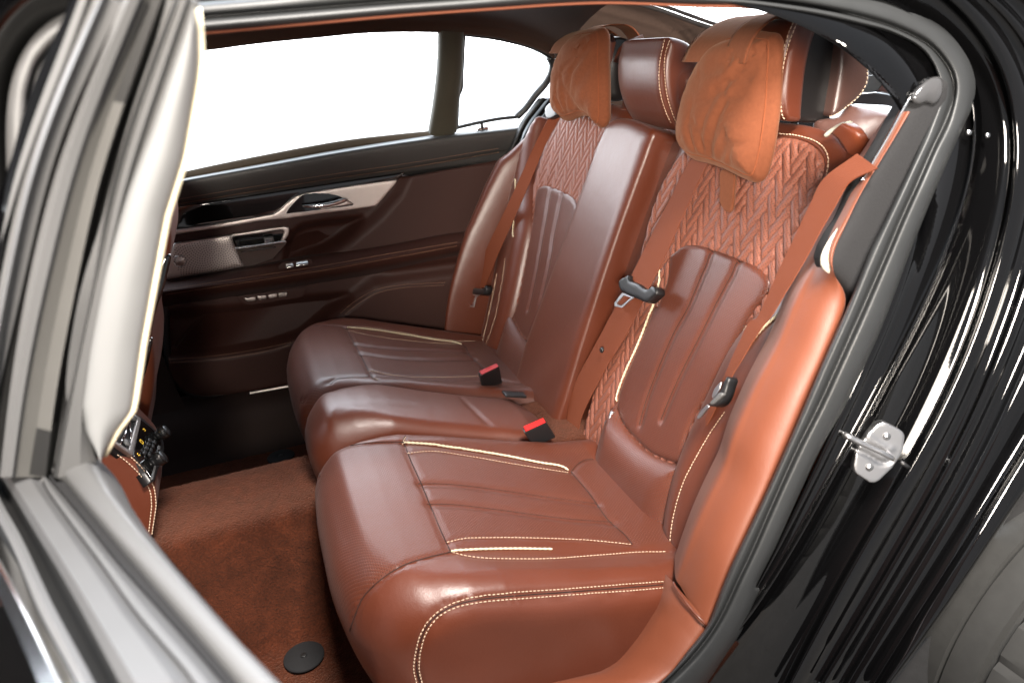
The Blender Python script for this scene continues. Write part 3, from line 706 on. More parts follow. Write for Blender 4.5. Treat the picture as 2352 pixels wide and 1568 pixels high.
# parcel shelf, rear glass, reflected bands beyond
X0 = 1.2
def rearplate(name, px, m, x, T=.02, **k): return plate(name, px, (x, 0, 0), (-1, 0, .0), m, body, T=T, sp=.02, smooth=False, step=.01, e1=(0, -1, 0), **k)
rearplate('shelf_front', K(16, [(1500, 850), (1640, 850), (1780, 832), (1900, 850), (2080, 905), (2240, 960), (2240, 1060), (2040, 985), (1900, 945), (1600, 930), (1450, 960), (1100, 900), (300, 900), (300, 800), (1300, 800)]), M_blackplastic, 1.06)
rearplate('shelf_panel', K(16, [(1500, 700), (1900, 668), (1880, 720), (1820, 800), (1780, 830), (1640, 830), (1500, 850), (900, 830), (900, 700)]), M_darkleather, 1.12)
rearplate('shelf_side', K(16, [(1905, 668), (2060, 620), (2240, 600), (2330, 640), (2330, 930), (2080, 880), (1900, 835), (1790, 832), (1830, 800), (1885, 720)]), M_door, 1.10)
rearplate('reflected_grey_band', K(16, [(230, 545), (1500, 612), (2200, 575), (2260, 560), (2260, 620), (1900, 672), (1500, 705), (200, 640)]), M_greytrim_and_reflection, 1.30)  # grey and black bands painted for reflections in the rear glass
rearplate('reflected_black_band', K(16, [(1500, 612), (1500, 585), (2200, 560), (2260, 575), (2200, 583)]), M_blackplastic, 1.29)
rearplate('reflected_black_line', K(16, [(1500, 500), (1500, 482), (2060, 470), (2260, 478), (2260, 492), (2060, 488)]), M_blackplastic, 1.5)
rearplate('window_gasket', K(16, [(1500, 412), (1500, 402), (2000, 392), (2260, 392), (2260, 400), (2000, 402)]), M_rubber2, 1.48)
tube('window_gasket', smooth_path(hit(K(15, [(960, 14), (1400, 139), (1900, 319), (2195, 408)]) + K(16, [(560, 330)]), po, pn), .01), .006, M_rubber2, body)
tube('window_gasket', smooth_path(hit(K(15, [(970, 3), (1400, 125), (1900, 302), (2195, 392)]) , po, pn) + (.02, .0, .004), .01), .005, M_felt, body)
gm = bpy.data.materials.new('clear_glass'); gm.use_nodes = True; t_ = gm.node_tree; t_.nodes.clear()
o_ = t_.nodes.new('ShaderNodeOutputMaterial'); mx_ = t_.nodes.new('ShaderNodeMixShader'); tr_ = t_.nodes.new('ShaderNodeBsdfTransparent'); gl_ = t_.nodes.new('ShaderNodeBsdfGlossy'); gl_.inputs['Roughness'].default_value = .01; tr_.inputs[0].default_value = (.93, .95, .94, 1)
lw_ = t_.nodes.new('ShaderNodeFresnel'); lw_.inputs[0].default_value = 1.4
t_.links.new(lw_.outputs[0], mx_.inputs[0]); t_.links.new(tr_.outputs[0], mx_.inputs[1]); t_.links.new(gl_.outputs[0], mx_.inputs[2]); t_.links.new(mx_.outputs[0], o_.inputs[0])
raw('rear_window', [(.83, -.50, 1.135), (.83, .56, 1.135), (1.46, .60, .93), (1.46, -.60, .93)], [(0, 1, 2, 3)], gm, body, smooth=False)

# ------------------------------------------------------------------ far rear door
dF = thing('far_rear_door', (.2, .74, .1), 'closed far rear door with brown leather panel, wood strip, open ashtray and large window', 'car door')
DN = (0, -1, 0)
def dplate(name, px, y, m, parent=None, **k): return plate(name, px, (0, y, 0), DN, m, parent or dF, **k)
def dpoly(px, y): return onY(px, y)[:, [0, 2]]
def bump(A, poly, h, blur):
    d = dist(A, poly, True); s_ = np.where(inside(A, poly), d, -d); x = np.clip(s_/blur*.5+.5, 0, 1); return h*x*x*(3-2*x)
yD = .735
pr = dpoly(K(2, [(1620, 240), (1600, 300), (1545, 420), (1440, 540), (1340, 630), (1230, 720), (1130, 780), (1000, 830), (1500, 900), (2300, 800), (2300, 200)]), yD)
pq = dpoly(K(2, [(860, 850), (872, 740), (905, 680), (965, 640), (1100, 618), (1320, 590), (1260, 665), (1180, 725), (1090, 775), (985, 805)]), yD)
pl_ = dpoly(K(2, [(960, 1330), (1060, 1230), (1180, 1145), (1290, 1060), (1400, 975), (1520, 945), (1880, 895), (2300, 850), (2300, 1500), (1000, 1500)]), yD)
pp = dpoly(K(2, [(100, 1195), (550, 1160), (900, 1105), (1240, 1075), (1150, 1130), (1040, 1225), (940, 1300), (760, 1365), (500, 1410), (110, 1440)]), yD)
pb = dpoly(K(2, [(60, 1440), (500, 1408), (760, 1365), (1000, 1290), (1300, 1300), (1300, 1700), (60, 1700)]), yD)
def door_h(A, d): return bump(A, pr, .024, .022) - bump(A, pq, .030, .016) + bump(A, pl_, .030, .026) - bump(A, pp, .028, .022) + bump(A, pb, .016, .012)
door_px = K(0, [(392, 480), (900, 410), (1230, 350), (1180, 600), (1100, 800), (1050, 900), (900, 905), (700, 880)]) + K(7, [(1340, 152), (1200, 178), (1060, 200), (960, 207), (900, 195), (850, 165), (815, 125), (797, 75), (790, 0), (782, -110), (780, -300)])
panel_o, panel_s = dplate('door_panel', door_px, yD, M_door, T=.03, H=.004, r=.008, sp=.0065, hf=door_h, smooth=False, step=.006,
   carvepx=[(K(2, [(120, 1478), (500, 1440), (800, 1385)]), .002, .003), (K(2, [(1205, 1182), (1300, 1100), (1420, 1030), (1560, 1005), (1850, 987)]), .002, .003)])
bd = panel_s.bvh()
stitching(bd, [K(2, [(120, 1470), (400, 1447), (700, 1402), (890, 1360)]), K(2, [(130, 1490), (400, 1470), (700, 1424), (890, 1378)]), K(2, [(1195, 1180), (1280, 1110), (1410, 1035), (1560, 1005), (1850, 987)]), K(2, [(1225, 1185), (1310, 1118), (1430, 1052), (1570, 1022), (1850, 1003)])], panel_o, r=.0006, thread=M_dthread)
tube('door_seal', smooth_path(onY(off(door_px[7:], 0, 4), yD+.004), .01), .010, M_rubber2, dF)
# armrest
ar = [onY(K(2, p), y) for p, y in (([(60, 985), (500, 905), (800, 848), (1100, 795), (1500, 735), (1850, 672), (1990, 655)], .738), ([(60, 1010), (500, 930), (800, 872), (1100, 820), (1500, 757), (1850, 690), (1990, 672)], .700),
      ([(60, 1038), (600, 962), (1100, 885), (1500, 812), (1880, 742), (1990, 722)], .672), ([(60, 1060), (600, 984), (1100, 906), (1500, 834), (1880, 760), (1990, 740)], .668), ([(60, 1105), (600, 1030), (1100, 952), (1500, 880), (1880, 805), (1990, 780)], .684), ([(60, 1150), (600, 1070), (1100, 990), (1500, 925), (1880, 850), (1990, 830)], .74))]
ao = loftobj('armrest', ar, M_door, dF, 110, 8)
bA = BVHTree.FromPolygons([tuple(v + np.array([0, 0, 0])) for v in [np.array(q.co) + np.array(wpos(ao)) for q in ao.data.vertices]], [tuple(p.vertices) for p in ao.data.polygons])
stitching(bA, [K(2, [(100, 1034), (600, 957), (1100, 880), (1500, 808), (1930, 735)]), K(2, [(100, 1062), (600, 986), (1100, 908), (1500, 836), (1930, 756)])], ao, r=.0006, thread=M_dthread)
# leather top roll of the door
up = [onY(K(2, p), y) for p, y in (([(150, 345), (700, 243), (1200, 150), (1770, 62), (2195, 8), (2330, -10)], .752), ([(150, 352), (700, 252), (1200, 162), (1770, 76), (2195, 24), (2330, 8)], .722), ([(140, 375), (700, 275), (1200, 186), (1770, 100), (2195, 50), (2330, 35)], .702),
      ([(140, 495), (600, 415), (1100, 335), (1600, 260), (2195, 160), (2330, 140)], .712), ([(130, 505), (600, 424), (1100, 344), (1600, 269), (2195, 170), (2330, 150)], .722), ([(130, 545), (600, 455), (1100, 375), (1600, 300), (2195, 225), (2330, 210)], .728), ([(130, 560), (600, 470), (1100, 390), (1600, 315), (2195, 240), (2330, 225)], .745))]
uo = loftobj('window_sill_roll', up, M_darkleather, dF, 110, 6)
bU = BVHTree.FromPolygons([tuple(np.array(q.co) + np.array(wpos(uo))) for q in uo.data.vertices], [tuple(p.vertices) for p in uo.data.polygons])
sM = stitching(bU, [K(2, [(150, 470), (600, 394), (1100, 315), (1600, 243), (2195, 145)]), K(2, [(140, 500), (600, 424), (1100, 343), (1600, 270), (2195, 170)])], uo, r=.0005, thread=M_dthread)
# piano black strip, metal blade and handle
dplate('wood_strip', K(2, [(110, 520), (600, 445), (1100, 370), (1600, 295), (1555, 350), (1300, 395), (980, 445), (930, 470), (850, 545), (800, 575), (700, 590), (110, 680)]), .722, M_gloss, T=.02, H=.003, r=.02, sp=.008, smooth=False, step=.006)
mb, _s = dplate('metal_blade', K(2, [(110, 665), (450, 615), (700, 571), (775, 556), (815, 530), (870, 480), (920, 443), (975, 426), (1100, 405), (1300, 375), (1553, 341), (1540, 370), (1420, 510), (1250, 535), (1100, 553), (860, 588), (700, 602), (450, 644), (110, 694)]), .716, M_satin, T=.012, H=.003, r=.004, sp=.007, smooth=False, step=.005)
dplate('handle_recess', K(2, [(853, 556), (875, 520), (925, 465), (960, 438), (1030, 428), (1120, 430), (1180, 443), (1240, 472), (1279, 497), (1265, 506), (1180, 517), (1000, 540)]), .7125, M_gloss, mb, T=.006, sp=.008, smooth=False, step=.005)
hp = smooth_path(onYs(K(2, [(958, 508), (1020, 510), (1100, 503), (1160, 490), (1215, 473), (1240, 470)]), [.700, .692, .688, .690, .698, .706]), .004)
tube('door_handle', hp, np.interp(np.linspace(0, 1, len(hp)), [0, .1, .5, .9, 1], [.002, .0035, .005, .005, .003]), M_chrome, mb, flat=1.4, seg=12)
dplate('handle_blade', K(2, [(1060, 520), (1140, 508), (1200, 488), (1236, 472), (1272, 496), (1255, 502), (1180, 512), (1080, 530)]), .706, M_satin, mb, T=.006, H=.003, r=.008, sp=.005, smooth=False)
# speaker grille with the open ashtray
spk, ss = dplate('speaker_grille', K(2, [(150, 745), (300, 722), (500, 690), (515, 700), (535, 770), (597, 888), (400, 925), (120, 965), (85, 965), (100, 860)]), .718, M_satin, T=.01, H=.004, r=.02, sp=.006, smooth=False, step=.005)
# punched spiral holes as tiny dark discs
cS = onY(K(2, [(412, 800)]), .7135)[0]; cT = onY(K(2, [(188, 852)]), .7135)[0]; hv = []; pgr = onY(K(2, [(160, 752), (300, 730), (500, 700), (590, 880), (400, 915), (125, 955)]), .7135)[:, [0, 2]]
for k in range(1, 900):
    a = k*2.39996; r_ = .0036*math.sqrt(k); p = cS + np.array([math.cos(a)*r_, 0, math.sin(a)*r_])
    if inside(np.array([[p[0], p[2]]]), pgr)[0] and np.linalg.norm(p-cT) > .012: hv.append(p)
V = []; F = []
for p in hv:
    i = len(V)
    for q in range(6): V.append(p + np.array([math.cos(q*math.pi/3)*.0015, -.0028, math.sin(q*math.pi/3)*.0015]))
    F.append(tuple(range(i, i+6)))
gh = raw('grille_holes', V, F, M_felt, spk)
gh['kind'] = 'stuff'
V, F = join([discVF(cT, (0, -1, 0), .013, .002, 32, .5), discVF(cT - (0, .002, 0), (0, -1, 0), .0045, .002, 20, .6)]); raw('tweeter', V, F, M_satin, spk)
V, F = tubeVF(np.array([cT + (math.cos(a)*.016, -.002, math.sin(a)*.016) for a in np.linspace(0, 2*math.pi, 40)]), .0008, 6, cap=False); raw('tweeter_ring', V, F, M_chrome, spk)
ash = dplate('ashtray_frame', K(2, [(500, 690), (700, 655), (840, 637), (868, 640), (874, 655), (868, 690), (838, 735), (818, 730), (842, 675), (836, 660), (820, 655), (700, 678), (540, 698), (515, 705), (520, 730), (560, 820), (575, 880), (565, 870), (505, 720)]), .714, M_satin, T=.008, H=.002, r=.003, sp=.005, smooth=False, step=.004)[0]
dplate('ashtray_well', K(2, [(515, 705), (700, 678), (830, 657), (842, 680), (800, 745), (560, 800), (530, 760)]), .717, M_gloss, ash, T=.004, smooth=False)
# tipped-out bin: a wedge that leans into the cabin
q1 = onYs(K(2, [(536, 772), (853, 730), (858, 738), (770, 838), (660, 875), (597, 888), (575, 850)]), [.672, .672, .673, .700, .706, .708, .700])
qb = q1 + np.array([0, .012, 0]); V = np.vstack([q1, qb]); n_ = len(q1)
F = [tuple(range(n_)), tuple(range(n_, 2*n_))[::-1]] + [(i, (i+1) % n_, n_+(i+1) % n_, n_+i) for i in range(n_)]
raw('ashtray_lid', V, F, M_satin, ash, sharp=30)
tube('lid_edge', smooth_path(onYs(K(2, [(536, 776), (700, 752), (850, 732), (856, 736)]), [.670]*4), .005), .0028, M_chrome, ash)
tube('lid_slot', smooth_path(onYs(K(2, [(570, 796), (680, 781), (790, 765)]), [.674, .674, .674]), .01), .0015, M_blackplastic, ash)
q2 = onYs(K(2, [(545, 715), (558, 770)]), [.71, .68]); q3 = onYs(K(2, [(780, 680), (815, 735)]), [.71, .678])
loftobj('bin_cheek', [onYs(K(2, [(540, 722), (548, 775)]), [.712, .676]), onYs(K(2, [(555, 718), (562, 770)]), [.712, .676])], M_blackplastic, ash, 6, thick=.003)
V, F = join([boxVF(onY(K(2, [(743, 712 + 7*k)]), .694 - .003*k)[0], [(1, 0, -.02), (0, .8, .6), (0, -.6, .8)], (.0095, .001, .0010)) for k in range(5)]); rk = raw('snuffer_grid', V, F, M_chrome, ash)
V, F = boxVF(onY(K(2, [(748, 728)]), .70)[0], np.eye(3), (.013, .008, .012), .002); raw('snuffer', V, F, M_greytrim_and_reflection, ash)
# switches
sw = dplate('switch_plate', K(2, [(800, 890), (830, 862), (1000, 838), (1022, 850), (1020, 880), (990, 895), (820, 920)]), .683, M_door, T=.004, H=.001, r=.003, sp=.005, smooth=False)[0]
for px, w_ in (((877, 888), .0105), ((938, 876), .0095), ((974, 871), .0085)):
    V, F = boxVF(onY(K(2, [px]), .676)[0] + (0, 0, .002), [(1, 0, .06), (0, .8, .6), (0, -.6, .8)], (w_, .008, .005), .0025); raw('window_switch', V, F, M_chrome, sw)
bp = dplate('memory_panel', K(2, [(540, 1075), (600, 1066), (970, 1018), (985, 1022), (960, 1075), (925, 1085), (640, 1130), (600, 1125), (560, 1100)]), .724, M_door, T=.004, H=.001, r=.003, sp=.006, smooth=False)[0]
for q in ([(586, 1086), (662, 1076), (666, 1100), (612, 1106)], [(670, 1074), (732, 1066), (732, 1090), (684, 1098)], [(738, 1064), (797, 1056), (796, 1080), (746, 1088)], [(803, 1054), (861, 1049), (858, 1074), (808, 1080)]):
    b_ = dplate('memory_button', K(2, q), .719, M_satin, bp, T=.005, H=.0015, r=.002, sp=.004, smooth=False)[0]
def text(s, loc, size, m, parent, X, Y, name='lettering', extr=.0002):
    c = bpy.data.curves.new(name, 'FONT'); c.body = s; c.size = size; c.align_x = 'CENTER'; c.align_y = 'CENTER'; c.extrude = extr
    o = bpy.data.objects.new(name, c); X = nrm(X); Y = nrm(Y); Z = np.cross(X, Y)
    dg = bpy.context.evaluated_depsgraph_get() if False else None
    COL.objects.link(o); bpy.context.view_layer.update(); me = bpy.data.meshes.new_from_object(o); bpy.data.objects.remove(o)
    Mx = Matrix(((X[0], Y[0], Z[0], loc[0]), (X[1], Y[1], Z[1], loc[1]), (X[2], Y[2], Z[2], loc[2]), (0, 0, 0, 1))); me.transform(Mx)
    me.name = name; me.materials.clear(); me.materials.append(m); o = bpy.data.objects.new(name, me); COL.objects.link(o); attach(o, parent); return o
for s_, px in (('2', (701, 1083)), ('1', (768, 1073)), ('SET', (832, 1065))):
    text(s_, onY(K(2, [px]), .7164)[0], .009, M_blackplastic, bp, (1, 0, .02), (0, 0, 1))
# glass, gasket, divider and frame
gl = hit(K(19, [(20, 1060), (1520, 770), (1565, 190), (170, 300), (60, 620)]), wpO - wpN*.02, wpN)
raw('window_pane', np.vstack([gl]), [tuple(range(5))], gm, dF, smooth=False)
gq = onW(K(19, [(1640, 770), (1960, 700), (2230, 420), (2200, 330), (1900, 220), (1690, 195)]), -.02)
raw('quarter_pane', gq, [tuple(range(6))], gm, dF, smooth=False)
M_bronze = mat('bronze_felt', (.075, .050, .026), .8, noise=(300, .2, .0002), sheen=.3)
loftobj('window_felt', [onY(K(2, p), y) for p, y in (([(185, 303), (600, 216), (1200, 105), (1500, 68), (1765, 42), (1800, 40)], .765), ([(185, 300), (600, 213), (1200, 102), (1500, 65), (1765, 38), (1800, 36)], .758), ([(190, 345), (700, 250), (1200, 160), (1770, 72), (1800, 66)], .745))], M_bronze, dF, 60, 3, thick=.004)
dv = [onW(K(19, p), .014) for p in ([(1568, 180), (1562, 400), (1540, 600), (1508, 795)], [(1640, 180), (1630, 400), (1605, 600), (1580, 800)], [(1697, 190), (1690, 400), (1668, 600), (1655, 775)])]
dv[1] = dv[1] + np.array([0, -.012, -.004]); edge0 = dv[0] + (-.004, .02, .01); edge1 = dv[2] + (.004, .02, .01)
M_olive = mat('window_post_cloth', (.045, .040, .026), .85, noise=(420, .15, .0002), sheen=.2)
dvo = loftobj('window_post', [edge0, dv[0], dv[1], dv[2], edge1], M_olive, dF, 30, 6)
tube('post_gasket', smooth_path(onW(K(19, [(1562, 190), (1554, 400), (1531, 600), (1512, 770)]), .0), .01), .003, M_rubber2, dF)
tube('post_gasket', smooth_path(onW(K(19, [(1703, 204), (1697, 340), (1690, 440), (1688, 520), (1672, 560), (1665, 650), (1660, 755)]), .0), .01), .003, M_rubber2, dF)
loftobj('blind_catch', [onW(K(19, [(1684, 338), (1690, 430), (1686, 520), (1668, 548)]), .006), onW(K(19, [(1676, 335), (1676, 430), (1672, 520), (1660, 550)]), .012)], M_olive, dF, 16, 1, thick=.004)
qf = onW(K(19, [(1655, 752), (1760, 727), (1900, 700), (2010, 688), (2060, 640), (2120, 560), (2180, 490), (2212, 430), (2220, 380), (2200, 335), (2140, 300), (2050, 268), (1900, 232), (1700, 206)]), 0)
V, F = tubeVF(smooth_path(qf[3:10], .006), .010, 10); raw('quarter_seal', V, F, M_rubber, dF)
V, F = tubeVF(smooth_path(qf[:4], .006), .005, 10); raw('quarter_seal', V, F, M_rubber2, dF)
V, F = tubeVF(smooth_path(qf[9:], .006), .004, 10); raw('quarter_seal', V, F, M_rubber2, dF)
# little clip of the blind
cc = onY(K(19, [(1804, 770)]), .742)[0]
pn_ = raw('blind_clip', *boxVF(cc, [(1, 0, .05), (0, 1, 0), (0, 0, 1)], (.018, .010, .011), .003), M_chrome, dF); raw('clip_pin', *tubeVF([cc + (0, -.006, 0), cc + (0, -.006, .03)], .0045, 12), M_blackplastic, pn_)
# ------------------------------------------------------------------ near doorway: seals, painted flanges, trims
def dep(px, extra=0.):
    return [float(np.interp(p[1], [0, 150, 400, 800], [-.625, -.65, -.69, -.715])) + extra for p in px]
def curve(px, extra=0.): return onYs(px, dep(px, extra))
A_in = [(455, 74), (700, 52), (900, 34), (1150, 16), (1300, 6), (1400, 3), (1480, 5), (1600, 10)] + K(4, [(0, 36), (400, 95), (700, 160), (900, 215), (1050, 290), (1140, 390), (1180, 500), (1180, 640), (1130, 760), (1060, 920), (1000, 1060), (900, 1270), (830, 1420), (760, 1560)]) + \
       K(6, [(510, 10), (400, 260), (280, 540), (150, 830), (20, 1100)]) + K(18, [(1150, 500), (1040, 780), (960, 890), (870, 1000), (760, 1140), (620, 1270), (400, 1420), (100, 1560)])
A_mid = [(455, 40), (700, 20), (900, 4), (1150, -14), (1300, -24), (1400, -27), (1480, -26), (1600, -18)] + K(4, [(0, -12), (400, 42), (750, 122), (960, 195), (1130, 290), (1215, 380), (1268, 480), (1278, 600), (1235, 740), (1150, 920), (1050, 1150), (950, 1370), (870, 1560)]) + \
        K(6, [(570, 20), (480, 220), (380, 440), (290, 620), (200, 820), (95, 1060)]) + K(18, [(1290, 400), (1180, 640), (1080, 820), (960, 980), (840, 1110), (700, 1240), (500, 1420), (250, 1600)])
A_out = [(455, 5), (700, -15), (900, -32), (1150, -50), (1300, -60), (1400, -62), (1480, -60), (1600, -52)] + K(4, [(0, -70), (400, -45), (700, -10), (900, 20), (1060, 92), (1200, 170), (1300, 270), (1380, 400), (1412, 520), (1398, 650), (1335, 800), (1245, 1000), (1145, 1230), (1055, 1450), (1010, 1560)]) + \
        K(6, [(680, 10), (620, 160), (560, 290), (480, 450), (385, 620), (300, 800), (210, 1000), (120, 1190)]) + K(18, [(1450, 480), (1390, 620), (1300, 830), (1180, 1010), (1040, 1220), (900, 1400), (700, 1650)])
def mids(a, b, t, n=40): A = resample(np.array(a, float), n=n); B = resample(np.array(b, float), n=n); return [tuple(q) for q in A*(1-t)+B*t]
sealset = [curve(A_in, .02), curve(A_in), curve(mids(A_in, A_mid, .3), -.010), curve(mids(A_in, A_mid, .7), -.010), curve(A_mid, -.001), curve(mids(A_mid, A_out, .25), -.013), curve(mids(A_mid, A_out, .75), -.014), curve(A_out, -.004), curve(A_out, .012)]
loftobj('door_aperture_seal', sealset, M_rubber, body, 220, 6)
lip = [curve([(x - (10 if x > 1900 else 0), y + (8 if y < 120 else 2)) for x, y in A_in[:16]], .012), curve(A_in[:16], .006)]
M_lip = mat('tan_lining_edge', (.42, .15, .085), .7, noise=(200, .1, .0002))
loftobj('lining_edge', lip, M_lip, body, 120, 3, thick=.003)
# painted body sheet with pressed ridges
C_l = [(1700, -120)] + K(4, [(700, -90), (1000, -20), (1200, 60), (1370, 170), (1490, 290), (1572, 430), (1605, 590), (1590, 740), (1520, 930), (1430, 1130), (1340, 1350), (1262, 1560)]) + \
      K(6, [(845, 10), (740, 190), (700, 270), (640, 370), (560, 520), (500, 620), (430, 730), (355, 890), (300, 1000), (200, 1180), (150, 1270), (70, 1400), (-40, 1560)]) + [(1480, 1640)]
C_in = [(x - 16, y + 1) for x, y in C_l]; C_out = [(x + 9, y + 1) for x, y in C_l]
D_l = [(1900, -160), (2150, -60), (2290, 60), (2370, 200), (2372, 340), (2345, 470), (2300, 590)] + K(6, [(1085, 0), (1025, 200), (960, 370), (900, 480), (850, 565), (700, 780), (590, 970), (460, 1190), (350, 1400), (250, 1600)])
E_l = [(1960, -170), (2230, -60), (2380, 70), (2450, 200), (2450, 340), (2420, 480), (2370, 600)] + K(6, [(1185, 20), (1145, 200), (1060, 430), (960, 600), (830, 820), (680, 1090), (520, 1350), (390, 1568)])
F_l = [(2100, -170), (2400, -20), (2540, 150), (2560, 330), (2540, 480), (2480, 640)] + K(6, [(1290, 120), (1225, 340), (1130, 590), (1000, 800), (850, 1030), (700, 1260), (560, 1480), (500, 1600)])
G_l = [(2200, -170), (2500, -20), (2640, 150), (2680, 330), (2660, 500), (2590, 700)] + K(6, [(1330, 380), (1240, 580), (1105, 800), (960, 1060), (850, 1200), (740, 1340), (600, 1600)])
H_l = [(2300, -170), (2600, -20), (2740, 150), (2790, 330), (2780, 550), (2700, 760)] + K(6, [(1380, 500), (1235, 740), (1150, 880), (1050, 1060), (930, 1250), (800, 1400), (650, 1600)])
def off2(p, d): return [(x + d, y + d*.35) for x, y in p]
paint = [(A_out, .02), (off2(A_out, 7), -.006), (C_in, .004), (off2(C_l, -3), -.008), (off2(C_l, 3), -.008), (C_out, .001), (mids(C_l, D_l, .3), .006), (mids(C_l, D_l, .85), .000),
         (off2(D_l, -7), -.014), (off2(D_l, 4), -.026), (off2(E_l, -8), -.022), (off2(E_l, 3), -.036), 
         (mids(E_l, F_l, .6), -.030), (off2(F_l, -2), -.048), (off2(G_l, -5), -.056), (off2(G_l, 6), -.074), (mids(G_l, H_l, .5), -.082), (off2(H_l, -5), -.088), (off2(H_l, 2), -.084), (off2(H_l, 5), -.05)]
pl3 = []
for p, ex in paint:
    c = onYs(p, [float(np.interp(q[1], [0, 150, 400, 800], [-.625, -.65, -.69, -.715])) + ex for q in p])
    c = resample(smooth_path(c, .004), n=160)
    for _ in range(420): c[1:-1] = .5*c[1:-1] + .25*(c[:-2] + c[2:])
    pl3.append(c)
loftobj('painted_door_frame', pl3, M_paint, body, 200, 2)
# roof skin above the doorway
roofc = [curve(A_out, -.002), curve([(x, y - 25) for x, y in A_out][:20] + [(1900, -60), (2050, -30)], .01)]
# tan side trim between the backrest and the seal
tl = K(18, [(785, 400)]) + K(8, [(2062, 955), (2085, 885), (2130, 765), (2185, 640), (2245, 520), (2293, 430)]) + K(11, [(1870, 1440), (2000, 1150), (2130, 860), (2250, 640), (2352, 470)]) + K(10, [(1760, 1270), (1850, 1100), (1915, 990), (2020, 820), (2120, 650), (2240, 460)]) + K(4, [(560, 1280), (700, 1060), (830, 860), (930, 720)])
trr = K(18, [(1035, 782), (1100, 640)]) + K(6, [(20, 1100), (150, 830), (280, 540), (400, 260), (505, 15)]) + K(10, [(2352, 1245), (2250, 1130), (2160, 1040), (2105, 970), (2088, 870), (2125, 750), (2200, 620), (2290, 490)]) + K(4, [(640, 1260), (760, 1060), (880, 860), (960, 700)])
TLc = onYs(tl, np.interp(np.linspace(0, 1, len(tl)), [0, .3, 1], [-.612, -.622, -.640])); TRc = onYs(trr, np.interp(np.linspace(0, 1, len(trr)), [0, 1], [-.704, -.668]))
n_ = 60; a_ = resample(TLc, n=n_); b_ = resample(TRc, n=n_)
hl_ = lambda t, o: a_*(1-t) + b_*t + np.array([-.35, -1, .15])*o
for q_ in (a_, b_):
    for _ in range(4): q_[1:-1] = .5*q_[1:-1] + .25*(q_[:-2] + q_[2:])
so = loftobj('side_trim', [a_ + (.03, .05, -.01), a_, hl_(.12, .012), hl_(.4, .022), hl_(.75, .016), b_, b_ + (.012, .02, 0)], M_trim, body, 110, 8)
# black rear pillar cover with a bright edge
pc_px = K(4, [(1135, 488), (1075, 532), (1005, 618), (950, 712), (870, 860), (780, 1010), (700, 1140), (640, 1290), (595, 1390)]) + K(10, [(2290, 495), (2200, 625), (2130, 750), (2090, 870), (2108, 968), (2165, 1036), (2260, 1130), (2352, 1236)]) + [(1962, 706)] + K(4, [(860, 1480), (935, 1320), (1035, 1100), (1110, 920), (1180, 760), (1225, 620), (1235, 520), (1180, 480)])
ppo = np.array([.66, -.672, .8]); ppn = nrm((-.12, -1, .12))
cover, cs_ = plate('rear_pillar_cover', pc_px, ppo, ppn, M_felt, body, T=.025, H=.010, r=.02, sp=.007, smooth=False, step=.005)
gp = K(4, [(1150, 486), (1080, 530), (1015, 612), (1025, 640), (1060, 655), (1100, 640), (1150, 655), (1200, 600), (1200, 500)])
plate('gloss_cap', gp, ppo + ppn*.012, ppn, mat('glossy_grey_cap', (.05, .05, .052), .12, coat=1, noise=(20, .2, .0)), cover, T=.004, H=.006, r=.02, sp=.006, step=.005)
E1 = smooth_path(hit(K(4, [(1120, 492), (1072, 532), (1002, 618), (947, 712), (866, 860), (776, 1012), (700, 1140)]), ppo + ppn*.006, ppn), .005)
tube('bright_edge', E1, .0022, M_chrome, cover)
E2 = smooth_path(hit(K(10, [(2285, 490), (2195, 622), (2124, 748), (2086, 870), (2104, 970), (2140, 1020)]), ppo + ppn*.006, ppn), .004)
tube('bright_edge', E2, np.interp(np.linspace(0, 1, len(E2)), [0, .5, .8, 1], [.0015, .004, .006, .002]), mat('pale_edge', (.62, .60, .50), .25, noise=(30, .1, 0)), cover)
# sill trim under the side trim
s_in = [(380, 1700), (700, 1640)] + K(8, [(1050, 1590), (1300, 1560), (1480, 1530), (1640, 1500), (1740, 1448), (1850, 1325), (1950, 1190), (2028, 1052)]); s_out = K(18, [(-900, 1900), (-200, 1700), (100, 1560), (400, 1420), (620, 1270), (760, 1140), (870, 1000), (960, 890), (1038, 784)])
a_ = resample(onYs(s_in, np.linspace(-.60, -.622, len(s_in))), n=50); b_ = resample(onYs(s_out, np.linspace(-.715, -.704, len(s_out))), n=50)
loftobj('sill_trim', [a_ + (.01, .05, -.02), a_, a_*.72 + b_*.28 + (-.004, -.004, .008), a_*.35 + b_*.65 + (-.004, -.008, .010), b_, b_ + (.01, .015, -.01)], M_trim, body, 80, 6)
tube('trim_joint', smooth_path(onYs(K(18, [(770, 445), (800, 500), (850, 575), (920, 665), (980, 730), (1034, 782)]), [-.630, -.645, -.665, -.685, -.700, -.708]), .004), .0018, M_leather, body)
# tread plate continuing in front (keeps light out below the seat)
wall('door_sill', [(-.9, -.70, .02), (.42, -.70, .02), (.42, -.76, .02), (-.9, -.76, .02)], M_paint, thick=.10)

